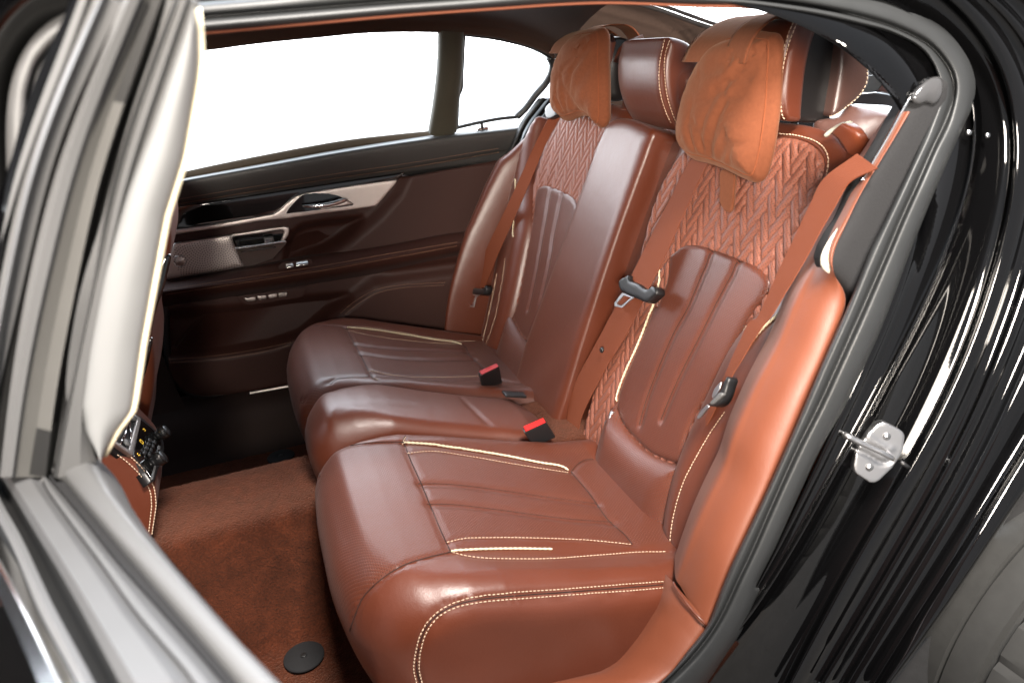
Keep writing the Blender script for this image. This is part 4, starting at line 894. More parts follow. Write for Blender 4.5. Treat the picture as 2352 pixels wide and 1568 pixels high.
# ---- striker on the pillar
sn = nrm((-.38, -.90, .20)); sP = onY(K(20, [(1250, 820)]), -.722)[0]
stk = plate('door_striker', K(20, [(1290, 345), (1345, 350), (1560, 455), (1615, 500), (1638, 560), (1615, 760), (1580, 850), (1440, 1060), (1240, 1250), (1170, 1288), (1090, 1285), (880, 1150), (845, 1100), (835, 1020), (870, 830), (900, 740), (1060, 520), (1200, 380)]), sP + sn*.012, sn, M_steel, None, T=.012, H=.002, r=.003, sp=.003, smooth=False, step=.002,
   carvepx=[(K(20, [(900, 790), (1050, 850), (1180, 930), (1300, 985), (1420, 960)]), .003, .0035), (K(20, [(1080, 560), (1200, 660), (1330, 730), (1430, 770)]), -.002, .004)])[0]
stk['label'] = 'silver door striker plate with loop and two bolts on the black pillar'; stk['category'] = 'door striker'
for p in ((1350, 560), (1080, 1045)):
    c = hit(K(20, [p]), sP + sn*.012, sn)[0]; b_ = raw('bolt', *join([discVF(c, sn, .0055, .0045, 24, .4), discVF(c + sn*.0044, sn, .0025, .0006, 6, .3)]), mat('zinc_bolt', (.5, .5, .5), .3, 1, noise=(80, .1, 0)), stk)
    V, F = tubeVF(np.array([c + sn*.0008 + .0072*(math.cos(a)*nrm(np.cross(sn, [0, 0, 1])) + math.sin(a)*np.cross(sn, nrm(np.cross(sn, [0, 0, 1])))) for a in np.linspace(0, 2*math.pi, 30)]), .0009, 6, cap=False); raw('washer', V, F, M_steel, b_)
lp = hit(K(20, [(1400, 900), (1330, 830), (1200, 760), (1060, 700)]), sP + sn*.022, sn)
lp = np.vstack([hit(K(20, [(1450, 920)]), sP + sn*.013, sn), hit(K(20, [(1425, 900)]), sP + sn*.024, sn), hit(K(20, [(1300, 830), (1150, 760), (1000, 690), (860, 620), (740, 560)]), sP + sn*.028, sn), hit(K(20, [(705, 545)]), sP + sn*.022, sn), hit(K(20, [(735, 500)]), sP + sn*.004, sn)])
LP = smooth_path(lp, .002); t_ = np.linspace(0, 1, len(LP))
tube('loop', LP, np.interp(t_, [0, .1, .45, .6, .8, 1], [.0035, .0038, .0036, .0045, .0042, .0035]), M_steel, stk, seg=14, ref=sn, flat=1.15)
raw('pin', *tubeVF(hit(K(20, [(1570, 960), (1700, 1050)]), sP + sn*.004, sn), .003, 12), M_blackplastic, stk)
for q, ex in (((3430, 0), 0),): pass
for p in K(4, [(1368, 832), (1485, 850)]) + K(6, [(800, 1018)]):
    c = onYs([p], dep([p], .000))[0]; raw('body_plug', *discVF(c - np.array([0, .0, 0]), (-.2, -1, .1), .0042, .004, 20, .5), M_chrome, body)
# wheel arch liner and tyre low at the corner
li = K(6, [(1500, 420), (1235, 770), (1150, 905), (1050, 1085), (930, 1275), (800, 1430), (640, 1640), (900, 1700), (1000, 1480), (1240, 1230), (1500, 1000)])
plate('wheel_arch_liner', li, (0.9, -.80, .2), nrm((-.5, -1, .4)), mat('arch_felt', (.010, .010, .0105), .9, noise=(70, .4, .001)), body, T=.01, sp=.02, smooth=False, step=.01)
ty = body
cY = onY(K(6, [(1150, 1420)]), -.86)[0]; R_ = .34
tc = cY + np.array([R_*math.cos(math.radians(28)), 0, -R_*math.sin(math.radians(28))])
prof = [(-.12, .27), (-.125, .31), (-.115, .335), (-.095, .343), (-.062, .346), (-.058, .338), (-.052, .338), (-.048, .347), (-.02, .349), (-.004, .349), (0, .340), (.004, .349), (.048, .347), (.052, .338), (.058, .338), (.062, .346), (.095, .343), (.115, .335), (.125, .31), (.12, .27)]
V = []; NS = 180
for k in range(NS):
    a = 2*math.pi*k/NS
    for w, r in prof:
        r2 = r - (.006 if (k % 6 == 0 and abs(w) > .06 and r > .34) else 0); V.append(tc + np.array([r2*math.cos(a), w + .06, r2*math.sin(a)]))
kk = len(prof); F = [(i*kk+j, i*kk+j+1, ((i+1) % NS)*kk+j+1, ((i+1) % NS)*kk+j) for i in range(NS) for j in range(kk-1)]
raw('rear_tyre', V, F, mat('tyre_rubber', (.02, .02, .019), .8, noise=(40, .3, .0006)), ty, sharp=25)

# ------------------------------------------------------------------ open near rear door, seen over its window sill
dO = thing('near_rear_door', (-.25, -.80, .1), 'wide open near rear door in front, its tall window post and sill soft with blur', 'car door')
def pd(px, ex=0.): return onYs(px, [float(np.interp(p[1], [-60, 1090], [-.905, -.80])) + ex for p in px])
sA = K(1, [(520, -60), (430, 300), (250, 700), (100, 1100), (0, 1400), (-120, 1800), (-260, 2400), (-380, 2990)])
sB = K(1, [(625, -40), (450, 330), (300, 680), (150, 1150), (60, 1568), (-30, 2000), (-130, 2500), (-230, 2990)])
sC = K(1, [(680, -40), (560, 270), (430, 560), (310, 880), (200, 1200), (135, 1520), (40, 2000), (-40, 2500), (-110, 2990)])
sD = K(1, [(785, -40), (650, 300), (540, 560), (430, 830), (325, 1150), (235, 1500), (140, 1950), (60, 2450), (0, 2990)])
sE = K(1, [(915, -40), (760, 330), (640, 620), (530, 920), (440, 1230), (360, 1568), (245, 2050), (160, 2500), (95, 2990)])
sF = K(1, [(1025, -40), (900, 300), (790, 620), (690, 900), (600, 1210), (525, 1568), (425, 2050), (345, 2500), (285, 2990)])
sG = K(1, [(1118, -40), (990, 330), (870, 640), (790, 900), (700, 1210), (630, 1568), (520, 2050), (430, 2500), (340, 2990)])
sH = K(1, [(1128, -40), (1000, 330), (880, 640), (800, 900), (710, 1210), (640, 1568), (530, 2050), (440, 2500), (350, 2990)])
sI = K(1, [(1205, 0), (1175, 130), (1105, 300), (980, 680), (880, 950), (770, 1330), (700, 1620)]) + K(17, [(345, 900), (290, 1150), (268, 1330)]) + K(17, [(268, 1500)])
sI2 = K(17, [(640, 20), (612, 100), (570, 220), (500, 430), (420, 640), (340, 900), (292, 1150), (268, 1330), (285, 1420), (338, 1502)])
sJ = K(17, [(646, 30), (655, 100), (660, 190), (655, 260), (610, 520), (550, 710), (505, 950), (472, 1130), (455, 1250), (440, 1350), (385, 1420), (342, 1500)])
light = [(sB, -.004), (mids(sB, sC, .5), -.012), (sC, -.004)]
def sm(c, n=80, it=60):
    c = resample(smooth_path(c, .004), n=n)
    for _ in range(it): c[1:-1] = .5*c[1:-1] + .25*(c[:-2] + c[2:])
    return c
def band(name, cs, m, k=1, thick=.012, sh=14): return loftobj(name, [sm(pd(p, e)) for p, e in cs], m, dO, 60, k, thick=thick, sharp=sh)
M_postlight = mat('post_metal_and_reflection', (.13, .132, .135), .45, noise=(14, .06, 0), spec=.4)  # strip metal, also the colour of reflections along the post
M_postdark = mat('post_rubber_grey', (.085, .084, .080), .5, noise=(30, .1, 0))
band('outer_paint', [(off(sA, -26, 0), .03), (sA, .01), (mids(sA, sB, .5), -.004), (sB, .0)], M_paint)
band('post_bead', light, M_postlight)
band('post_channel', [(sC, .0), (mids(sC, sD, .35), .010), (mids(sC, sD, .7), .008), (sD, -.002)], M_rubber2)
band('post_flange', [(sD, -.002), (mids(sD, sE, .3), -.008), (mids(sD, sE, .8), -.006), (sE, .0)], M_postlight)  # reflection on glossy black, put in as pale grey
band('glass_run', [(sE, .0), (mids(sE, sF, .5), .004), (sF, .002)], M_postdark)
band('glass_channel', [(sF, .002), (mids(sF, sG, .5), .018), (sG, -.002)], M_rubber2)
band('post_inner_edge', [(sG, -.002), (off(sG, 3, 0), -.008), (off(sH, 4, 0), -.006), (mids(sH, K(1, [(1205, 0), (1105, 300), (980, 680), (880, 950), (770, 1330), (715, 1620), (640, 2050), (560, 2500), (600, 2990)]), .6), -.008), (K(1, [(1205, -40), (1180, 110), (1105, 300), (980, 680), (880, 950), (770, 1330), (705, 1650)]) + K(17, [(345, 890), (292, 1150), (268, 1330), (300, 1460), (330, 1568)]), .0)], M_greytrim_and_reflection)
# pale inner cover of the post
a_ = resample(pd(sI2), n=60); b_ = resample(pd(sJ), n=60)
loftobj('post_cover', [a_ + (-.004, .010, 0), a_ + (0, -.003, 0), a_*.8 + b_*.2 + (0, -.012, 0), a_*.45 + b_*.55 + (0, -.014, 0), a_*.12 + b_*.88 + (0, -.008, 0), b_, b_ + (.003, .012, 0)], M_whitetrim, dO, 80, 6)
tube('cover_edge', smooth_path(b_ + (.001, -.001, 0), .01), .0022, mat('cream_edge', (.72, .64, .46), .3, noise=(10, .1, 0)), dO)
raw('post_core', *loft([pd(mids(sC, sD, .5), .03), pd(mids(sF, sI2, .4), .035), pd(mids(sI2, sJ, .8), .03)], 40, 3), M_rubber2, dO)
# window sill of the door
ZB = .77
def zs(px, dz=0.): return onZ(px, ZB + dz)
roll_in = K(7, [(440, 480), (480, 572), (560, 700), (700, 882), (900, 1112), (1100, 1342), (1330, 1575), (1600, 1830)])
roll_out = K(7, [(240, 560), (290, 575), (380, 682), (540, 872), (760, 1122), (980, 1372), (1155, 1575), (1350, 1800)])
felt_out = K(7, [(205, 600), (225, 650), (330, 800), (480, 1000), (650, 1235), (880, 1505), (930, 1575), (1080, 1760)])
felt_mid = K(7, [(215, 580), (265, 640), (400, 800), (560, 1000), (740, 1200), (960, 1450), (1065, 1575), (1240, 1780)])
grey_out = K(7, [(-20, 560), (10, 600), (150, 830), (330, 1130), (450, 1350), (570, 1575), (680, 1780)])
def sband(name, cs, m, k=1, thick=.01): return loftobj(name, [zs(p, e) for p, e in cs], m, dO, 60, k, thick=thick, sharp=14)
ri = zs(roll_in); ro_ = zs(roll_out)
a_ = resample(ri, n=50); b_ = resample(ro_, n=50)
loftobj('sill_roll', [a_ + (.008, .003, -.09), a_ + (.012, .004, -.045), a_ + (.003, .001, -.010), a_*.8 + b_*.2 + (0, 0, .004), a_*.45 + b_*.55 + (0, 0, .006), a_*.1 + b_*.9 + (0, 0, .002), b_ + (0, 0, -.004), b_ + (0, 0, -.02)], M_greytrim_and_reflection, dO, 80, 6)
sband('glass_slot_felt', [(roll_out, -.010), (felt_mid, -.006), (felt_mid, -.012), (felt_out, -.006)], M_felt)
sband('sill_seal', [(felt_mid, -.010), (mids(felt_mid, felt_out, .6), -.003), (felt_out, -.003), (off(felt_out, -6, 0), -.008), (mids(felt_out, grey_out, .3), -.003), (mids(felt_out, grey_out, .8), -.003), (grey_out, -.012)], M_postdark if False else mat('sill_seal_grey', (.075, .076, .078), .55, noise=(25, .08, .0001), spec=.5))
q1_ = K(7, [(-40, 600), (0, 700), (100, 880), (250, 1200), (400, 1480), (450, 1575), (560, 1780)])
q2_ = K(7, [(-90, 640), (-30, 760), (60, 930), (190, 1240), (330, 1500), (370, 1575), (470, 1780)])
q3_ = K(7, [(-160, 700), (-60, 900), (40, 1080), (150, 1290), (240, 1480), (285, 1575), (370, 1780)])
q4_ = K(7, [(-260, 800), (-120, 1050), (-20, 1250), (60, 1420), (130, 1575), (220, 1780)])
sband('outer_channel', [(grey_out, -.012), (mids(grey_out, q1_, .5), -.022), (q1_, -.014)], M_rubber2)
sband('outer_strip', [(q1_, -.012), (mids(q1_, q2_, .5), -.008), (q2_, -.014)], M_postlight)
sband('outer_groove', [(q2_, -.016), (mids(q2_, q3_, .5), -.020), (q3_, -.016)], M_rubber2)
sband('bright_trim', [(off(q3_, 6, 0), -.014), (off(q3_, 0, 0), -.010), (off(q3_, -5, 2), -.014)], M_chrome)
sband('outer_shoulder', [(off(q3_, -5, 2), -.018), (mids(q3_, q4_, .4), -.020), (q4_, -.030), (off(q4_, -90, 60), -.07)], M_paint)
# door body hanging below the sill
ud = nrm((.395, -.919, 0)); nd = np.array([.919, .395, 0])
h0 = np.array([-.255, -.80, 0]); V = []; 
def shellsheet(name, d0, zs_, m, x1=1.0):
    P = []; 
    for z, d in zs_: P.append([h0 + ud*t + nd*(d0 + d) + np.array([0, 0, z]) for t in np.linspace(0.02, x1, 12)])
    V, F = loft(P, 30, 4); return raw(name, V, F, m, dO)
shellsheet('inner_panel', .035, [(.70, 0), (.55, .03), (.40, .05), (.20, .04), (.05, .0)], M_door)
shellsheet('outer_skin', -.10, [(.70, -.01), (.55, -.04), (.30, -.05), (.10, -.03), (-.02, 0)], M_paint)

# ------------------------------------------------------------------ front doorway glimpsed at the far left
fd = thing('front_doorway', (-.5, -.80, .5), 'grey rubber seal and black frame of the front doorway behind the open door post', 'door frame')
ro1 = K(1, [(60, 2000), (50, 1300), (45, 700), (90, 450), (180, 270), (300, 150), (420, 80), (540, 35), (700, -20)]); ri1 = K(1, [(200, 2000), (180, 1300), (172, 900), (172, 620), (225, 420), (325, 290), (450, 212), (560, 160), (700, 100)]); rj = K(1, [(330, 2000), (290, 1300), (250, 1000), (225, 700), (262, 520), (330, 400), (400, 340), (500, 280), (700, 200)])
def fdc(p, e): return onYs(p, [-.78 + e]*len(p))
loftobj('seal', [fdc(ro1, .02), fdc(ro1, 0), fdc(mids(ro1, ri1, .3), -.012), fdc(mids(ro1, ri1, .8), -.010), fdc(ri1, .002), fdc(mids(ri1, rj, .4), -.006), fdc(rj, .004), fdc(rj, .03)], mat('front_seal_grey', (.11, .11, .11), .55, noise=(40, .1, .0002)), fd, 70, 6)
fo = [(-60, -80), (40, -80), (130, -60), (210, -50)]
loftobj('painted_frame', [fdc(K(1, [(-700, 2400), (-700, 1300), (-700, 700), (-600, 100), (-300, -300), (100, -500), (500, -600)]), -.04), fdc(K(1, [(-260, 2200), (-250, 1300), (-230, 600), (-120, 220), (60, -20), (250, -120), (560, -200)]), -.03),
     fdc(K(1, [(-90, 2100), (-90, 1300), (-80, 600), (-10, 350), (110, 160), (260, 30), (540, -60)]), -.012), fdc(K(1, [(0, 2100), (0, 1300), (0, 640), (50, 410), (150, 230), (290, 100), (540, 0)]), .01), fdc(ro1, .02)], M_paint, fd, 60, 6)
# ------------------------------------------------------------------ headrests
def sideblock(name, px, y, m, parent, T, H=.015, r=.02, sp=.005, wf=None, mirror=False, seams=None, **k):
    P = onY(px, y); s = Sheet(P, (0, y, 0), (1, 0, 0), (0, 0, 1), (0, -1, 0), H=H, r=r, T=T, sp=sp, walls=12, wallfn=wf, step=.005, **k)
    if seams: b = s.bvh(); s.carve([(q, d, w) for q, d, w in [(cast(b, p, .003)[0], d, w) for p, d, w in seams] if len(q)])
    return s.obj(name, m, parent), s
rnd = lambda R: (lambda q, f: R*(1 - math.sqrt(max(0, 1 - max(0, (f-.6)/.4)**2))))
hc_px = K(15, [(1452, 478), (1560, 483), (1650, 510), (1720, 548), (1790, 615), (1835, 700), (1860, 800), (1872, 900), (1868, 1050), (1840, 1250), (1800, 1420), (1760, 1560), (1680, 1640), (1590, 1640), (1535, 1560), (1475, 1450), (1400, 1220), (1372, 1000), (1382, 760), (1420, 600), (1436, 530)])
hco, hcs = sideblock('headrest', hc_px, -.055, M_leather, seatM, .225, H=.014, r=.022, wf=rnd(.045),
                     seams=[(K(15, [(1470, 500), (1450, 580), (1415, 700), (1400, 850), (1405, 1020), (1435, 1220), (1500, 1420), (1570, 1560)]), .004, .0045),
                            (K(15, [(1650, 1250), (1645, 1100), (1655, 960), (1720, 905), (1800, 885), (1860, 950)]), .005, .006), (K(15, [(1710, 1180), (1700, 1080), (1710, 975), (1790, 930), (1830, 960)]), .004, .004), (K(15, [(1650, 1250), (1720, 1270), (1800, 1250)]), .004, .006)])
bh = BVHTree.FromPolygons([tuple(v) for v in hcs.V], hcs.F + [hcs.cap])
stitching(bh, [K(15, [(1443, 500), (1420, 600), (1385, 760), (1372, 1000), (1400, 1220), (1476, 1450), (1530, 1550)]), K(15, [(1505, 510), (1465, 620), (1440, 760), (1440, 950), (1470, 1200), (1540, 1430), (1600, 1560)])], hco, r=.001)
for yy in (-.01, .11):
    raw('headrest_post', *tubeVF([(.80, yy, .80), (.785, yy, .90)], .006, 12), M_chrome, seatM)

def headrest(parent):
    core_px = K(16, [(1250, 215), (1300, 205), (1420, 225), (1475, 275), (1480, 400), (1445, 700), (1410, 900), (1380, 1060), (1300, 1095), (1120, 1095), (1060, 1060), (1060, 600), (1130, 300)])
    core, _ = sideblock('headrest', core_px, -.405, M_gloss if False else mat('headrest_core_plastic', (.010, .009, .009), .35, noise=(60, .1, 0)), parent, .15, H=.006, r=.01, wf=rnd(.01))
    wing_px = K(16, [(1085, 172), (1200, 163), (1302, 180), (1285, 225), (1240, 300), (1200, 420), (1160, 600), (1135, 800), (1118, 1000), (1112, 1078), (1080, 1090), (985, 1082), (960, 1060), (935, 980), (922, 850), (930, 700), (950, 520), (975, 400), (1015, 270)])
    sideblock('face_pad', wing_px, -.415, M_leather, core, .18, H=.008, r=.012, wf=rnd(.02), seams=[(K(16, [(1110, 190), (1075, 320), (1020, 500), (985, 700), (965, 880), (975, 1070)]), .003, .004)])
    back_px = K(16, [(1470, 240), (1560, 258), (1640, 300), (1690, 410), (1722, 600), (1716, 745), (1650, 860), (1540, 955), (1420, 1035), (1385, 1045), (1395, 960), (1440, 700), (1475, 420), (1482, 300)])
    sh, ss_ = sideblock('back_shell', back_px, -.425, leather('headrest_shell_leather', (.055, .026, .020), .36), core, .195, H=.010, r=.016, wf=rnd(.03))
    b = BVHTree.FromPolygons([tuple(v) for v in ss_.V], ss_.F)
    stitching(b, [K(16, [(1385, 1042), (1430, 1030), (1545, 948), (1650, 852), (1712, 742), (1716, 600), (1686, 420)])], sh, r=.0009)
    wb = sideblock
    st = smooth_path(onYs(K(16, [(1095, 200), (1040, 330), (975, 560), (945, 800), (960, 1040), (985, 1075)]), [-.4265]*6), .002)
    V, F = stitchVF(st, np.repeat([[-.2, -1., 0.]], len(st), 0), r=.0009); raw('pad_stitching', V, F, M_thread, core)
    st = smooth_path(onYs(K(16, [(1060, 200), (1010, 320), (955, 540), (925, 780), (930, 980)]), [-.419]*5), .002)
    V, F = stitchVF(st, np.repeat([[-.6, -.8, 0.]], len(st), 0), r=.0009); raw('pad_stitching', V, F, M_thread, core)
    for yy in (-.37, -.30): raw('headrest_post', *tubeVF([(.80, yy, .80), (.79, yy, .93)], .006, 12), M_chrome, parent)
    return core
core = headrest(seatN)
def mirror_into(o, parent):
    c = o.copy(); c.data = o.data.copy(); c.data.transform(Matrix.Scale(-1, 4, (0, 1, 0))); c.data.flip_normals(); COL.objects.link(c); c.parent = parent
    for q in o.children: mirror_into(q, c)
mirror_into(core, seatF)
for ch in list(seatN.children):
    if ch.name.startswith('headrest_post'): mirror_into(ch, seatF)
# padded shoulder of the near seat behind the belt guide
sh_px = K(16, [(1240, 1110), (1350, 1075), (1450, 1060), (1500, 1000), (1540, 955), (1640, 960), (1780, 985), (1880, 1015), (1970, 1060), (1990, 1100), (1900, 1200), (1760, 1300), (1600, 1400), (1400, 1350)])
plate('shoulder_cover', sh_px, (.86, -.50, .86), nrm((-.45, -.55, .75)), leather('shoulder_leather', (.075, .034, .026), .38), seatN, T=.03, H=.02, r=.05, sp=.007, step=.006)

# ------------------------------------------------------------------ neck pillows
def pillow(Tp, px, gus, o, n, label, creases, hem, strapL, strapR, sy, flap, tail=None):
    t = thing('neck_pillow', tuple(hit([px[len(px)//2]], o, n)[0]), label, 'pillow', 'suede neck pillows on the headrests')
    n = nrm(n); e1 = nrm(np.cross([0, 0, 1.], n)); e2 = np.cross(n, e1)
    W_ = hit(px, o, n) - o; W_ = np.stack([W_ @ e1, W_ @ e2], 1); lo, hi = W_.min(0), W_.max(0)
    def folds(A, d):
        x = (A - lo)/(hi - lo); k = np.clip(d/.02, 0, 1); h = 0
        for (cu, cv), fr, ph, reach, amp in (((1.0, 1.05), 9.5, .4, .75, .017), ((.42, -.12), 8.0, .9, .62, .015), ((-.1, .75), 6., .2, .35, .007)):
            dx, dy = x[:, 0] - cu, x[:, 1] - cv; r = np.hypot(dx, dy); th = np.arctan2(dy, dx) + .10*np.sin(7*r + ph*3)
            h = h - amp*(1 - np.abs(np.sin(fr*th + ph))**.65)*np.exp(-(r/reach)**2*1.6)*np.clip(r/.15, 0, 1)
        return k*h
    s = Sheet(hit(px, o, n), o, e1, e2, n, H=.030, r=.07, T=Tp, sp=.0036, hf=folds, walls=8, step=.0045, wallfn=lambda q, f: -.014*math.sin(math.pi*min(1, f*1.0)) + .012*f*f)
    b = s.bvh(); L = []
    for c, d_, w in creases:
        q = cast(b, c, .003)[0]
        if len(q): L += [(q, d_*.40, w*.9)]
    s.carve(L)
    f = s.obj('cover', M_suede, t)
    tube('welt', smooth_path(hit(px, o, n) + n*.001, .004, True), .0017, M_strap, f)
    if hem:
        P, N = cast(b, hem, .003); tube('welt', P + N*.0006, .0014, M_strap, f)
    def drape(name, y0, y1, pts): loftobj(name, [[(x + (y-y0)*.0, y, z) for x, z in pts] for y in np.linspace(y0, y1, 4)], M_suede, t, 40, 3, thick=.003)
    drape('strap', sy[0], sy[1], flap[0]); drape('strap_flap', sy[2], sy[3], flap[1])
    if tail: plate('tail_strap', tail, BO + BN*.030, BN, M_suede, t, T=.004, H=.001, r=.002, sp=.005, step=.004)
    return t
nearP = K(16, [(520, 345), (600, 338), (690, 340), (770, 352), (832, 366), (840, 430), (832, 640), (818, 900), (797, 1100), (762, 1330), (715, 1520), (690, 1568), (650, 1566), (560, 1530), (400, 1452), (250, 1402), (130, 1372), (62, 1312), (36, 1200), (58, 1000), (118, 800), (195, 620), (262, 515), (340, 425), (430, 375)])
pO = np.array([.668, -.3, .86]); pN = nrm((-1, -.06, .16))
pillow(.036, nearP, None, pO, pN, 'larger orange suede neck pillow on the near headrest with a strap tail below',
       [(K(16, [(780, 420), (690, 480), (600, 560), (520, 650), (440, 740), (350, 800)]), .011, .008), (K(16, [(825, 420), (720, 520), (620, 620), (550, 720), (490, 840), (410, 980), (345, 1110), (300, 1240), (280, 1360)]), .014, .009),
        (K(16, [(835, 470), (760, 560), (680, 650), (590, 760), (560, 860)]), .009, .008), (K(16, [(440, 750), (425, 880), (385, 980), (340, 1060)]), .008, .007), (K(16, [(430, 1180), (400, 1280), (350, 1370), (300, 1400)]), .007, .007),
        (K(16, [(150, 1080), (180, 1200), (230, 1310), (290, 1395)]), .009, .007), (K(16, [(420, 1180), (450, 1300), (470, 1400), (480, 1470)]), .009, .007), (K(16, [(640, 420), (540, 440), (440, 520), (360, 580)]), .007, .009), (K(16, [(330, 560), (260, 640), (200, 760)]), .005, .01), (K(16, [(690, 1000), (740, 1120), (745, 1260)]), .005, .015), (K(16, [(360, 1180), (420, 1240), (400, 1400)]), .006, .008)],
       None, None, None, (-.392, -.335, -.340, -.215),
       ([(.672, 1.000), (.685, 1.032), (.705, 1.052), (.74, 1.066), (.78, 1.070), (.83, 1.060), (.86, 1.03)], [(.672, 1.002), (.690, 1.030), (.72, 1.050), (.76, 1.064), (.80, 1.066), (.83, 1.050)]),
       K(10, [(1002, -40), (992, 140), (990, 275), (1015, 335), (1048, 372), (1098, 386), (1120, 345), (1134, 210), (1132, -40)]))
farP = K(15, [(400, 428), (500, 418), (590, 410), (604, 470), (602, 700), (610, 1000), (614, 1300), (605, 1500), (585, 1540), (545, 1510), (490, 1440), (430, 1402), (340, 1392), (240, 1430), (150, 1455), (85, 1420), (48, 1340), (35, 1150), (58, 900), (105, 740), (160, 635), (225, 535), (300, 465)])
pillow(.040, farP, None, np.array([.690, .3, .90]), nrm((-1, -.10, .16)), 'orange suede neck pillow on the far headrest behind the middle headrest, half in window light',
       [(K(15, [(520, 460), (430, 550), (340, 660), (240, 780), (150, 870)]), .010, .009), (K(15, [(560, 470), (440, 600), (340, 740), (270, 880), (235, 1030), (215, 1180)]), .013, .010), (K(15, [(128, 960), (150, 1080), (200, 1200), (250, 1280), (320, 1340)]), .011, .009),
        (K(15, [(400, 1180), (430, 1290), (460, 1400)]), .009, .008), (K(15, [(140, 1150), (190, 1260), (280, 1330), (360, 1385)]), .008, .008), (K(15, [(60, 1250), (120, 1340), (200, 1400)]), .007, .008)],
       None, None, None, (.25, .31, .32, .42),
       ([(.690, 1.030), (.705, 1.048), (.74, 1.066), (.78, 1.074), (.83, 1.066), (.86, 1.035)], [(.690, 1.020), (.705, 1.040), (.73, 1.055), (.76, 1.064), (.80, 1.066), (.83, 1.050)]))

# ------------------------------------------------------------------ belts
def belt(name, L, R, m, parent, th=.0014, n=60):
    o = loftobj(name, [L, R], m, parent, n, 1, thick=th, sharp=40)
    return o
def onBl(px, h0, h1=None): hs = np.linspace(h0, h0 if h1 is None else h1, len(px)); return onBy(px, hs)
def webmat():
    m = mat('ribbed_webbing', (.27, .072, .028), .75, spec=.25)
    if 'wave' in m: return m
    t = m.node_tree; b = t.nodes['Principled BSDF']; w = t.nodes.new('ShaderNodeTexWave'); w.inputs['Scale'].default_value = 320/2; w.bands_direction = 'X'
    co = t.nodes.new('ShaderNodeTexCoord'); t.links.new(co.outputs['UV'], w.inputs['Vector']); bu = t.nodes.new('ShaderNodeBump'); bu.inputs['Distance'].default_value = .0003; bu.inputs['Strength'].default_value = .7
    t.links.new(w.outputs['Fac'], bu.inputs['Height']); t.links.new(bu.outputs['Normal'], b.inputs['Normal'])
    mx = t.nodes.new('ShaderNodeMix'); mx.data_type = 'RGBA'; mx.inputs['A'].default_value = (.13, .034, .015, 1); mx.inputs['B'].default_value = (.19, .051, .022, 1); t.links.new(w.outputs['Fac'], mx.inputs['Factor']); t.links.new(mx.outputs['Result'], b.inputs['Base Color'])
    m['wave'] = 1; return m
M_webr = webmat()
bM_ = thing('seat_belt', (.62, -.12, .55), 'brown seat belt hanging between the middle armrest and the near seat, black latch and stud', 'seat belt', 'seat belts')
L_ = K(9, [(1520, 1080)]) + K(10, [(590, 0), (480, 230), (350, 480), (200, 780), (45, 1092)]); R_ = K(9, [(1690, 1120)]) + K(10, [(800, 0), (690, 240), (560, 530), (400, 885), (243, 1202)])
belt('upper_web', onBl(L_, .030, .052), onBl(R_, .030, .052), M_webr, bM_)
L_ = K(11, [(760, -60), (690, 60), (560, 300), (420, 560), (310, 760), (255, 890), (205, 1060), (175, 1250), (185, 1400)]); R_ = K(11, [(1000, -40), (960, 30), (860, 240), (740, 460), (590, 700), (500, 870), (400, 1060), (330, 1220), (290, 1380)])
belt('lower_web', onBl(L_, .048, .020), onBl(R_, .044, .018), M_webr, bM_)
c = onB(K(11, [(547, 522)]), .048)[0]; raw('stud', *discVF(c, BN, .0062, .004, 28, .5), M_blackplastic, bM_)
def latch(tag_px, tongue_px, hole_px, h, parent):
    o, s = plate('latch_body', tag_px, BO + BN*h, BN, M_blackplastic, parent, T=.016, H=.004, r=.006, sp=.004, step=.003)
    P = onB(tongue_px, h); A = P; n = len(A); Hn = onB(hole_px, h); 
    V = np.vstack([A, Hn, A - BN*.003, Hn - BN*.003]); F = []
    for i in range(n):
        j = (i+1) % n; F += [(i, j, n+j, n+i), (2*n+i, 2*n+j, 3*n+j, 3*n+i)[::-1], (i, 2*n+i, 2*n+j, j), (n+i, n+j, 3*n+j, 3*n+i)]
    raw('tongue', V, F, M_steel, o, smooth=False)
latch(K(5, [(1222, 350), (1260, 325), (1284, 316), (1290, 345), (1345, 372), (1400, 404), (1428, 385), (1456, 400), (1460, 430), (1440, 452), (1398, 486), (1340, 466), (1262, 432), (1232, 412), (1221, 380)]),
      K(5, [(1236, 424), (1318, 452), (1294, 464), (1234, 519), (1190, 508), (1184, 492)]), K(5, [(1246, 440), (1290, 456), (1276, 468), (1232, 506), (1206, 499), (1203, 488)]), .058, bM_)
bNr = thing('seat_belt', (.72, -.50, .7), 'brown seat belt running through a leather guide loop beside the near side trim', 'seat belt', 'seat belts')
L_ = K(3, [(1975, 850)]) + K(10, [(2065, 50), (1940, 290), (1830, 520), (1700, 800), (1590, 1030), (1470, 1300), (1370, 1500)]) + K(11, [(2090, 220), (1985, 420), (1900, 600), (1830, 770), (1790, 850)])
R_ = K(3, [(2090, 930)]) + K(10, [(2340, 80), (2200, 310), (2050, 570), (1900, 850), (1790, 1040), (1650, 1270), (1530, 1470)]) + K(11, [(2230, 260), (2100, 460), (2000, 630), (1930, 740), (1885, 830)])
belt('upper_web', onBl(L_, .085, .070), onBl(R_, .100, .078), M_webr, bNr, n=80)
L_ = K(11, [(1800, 860), (1740, 980), (1690, 1080), (1640, 1200), (1580, 1320), (1530, 1440)]); R_ = K(11, [(1880, 850), (1810, 1000), (1750, 1090), (1670, 1250), (1600, 1370), (1545, 1480)])
belt('lower_web', onBl(L_, .062, .04), onBl(R_, .064, .042), M_webr, bNr)
gd = K(16, [(1400, 1192), (1500, 1132), (1595, 1106), (1650, 1128), (1700, 1190), (1745, 1255), (1765, 1310), (1730, 1380), (1665, 1432), (1602, 1466), (1570, 1420), (1520, 1330), (1470, 1262)])
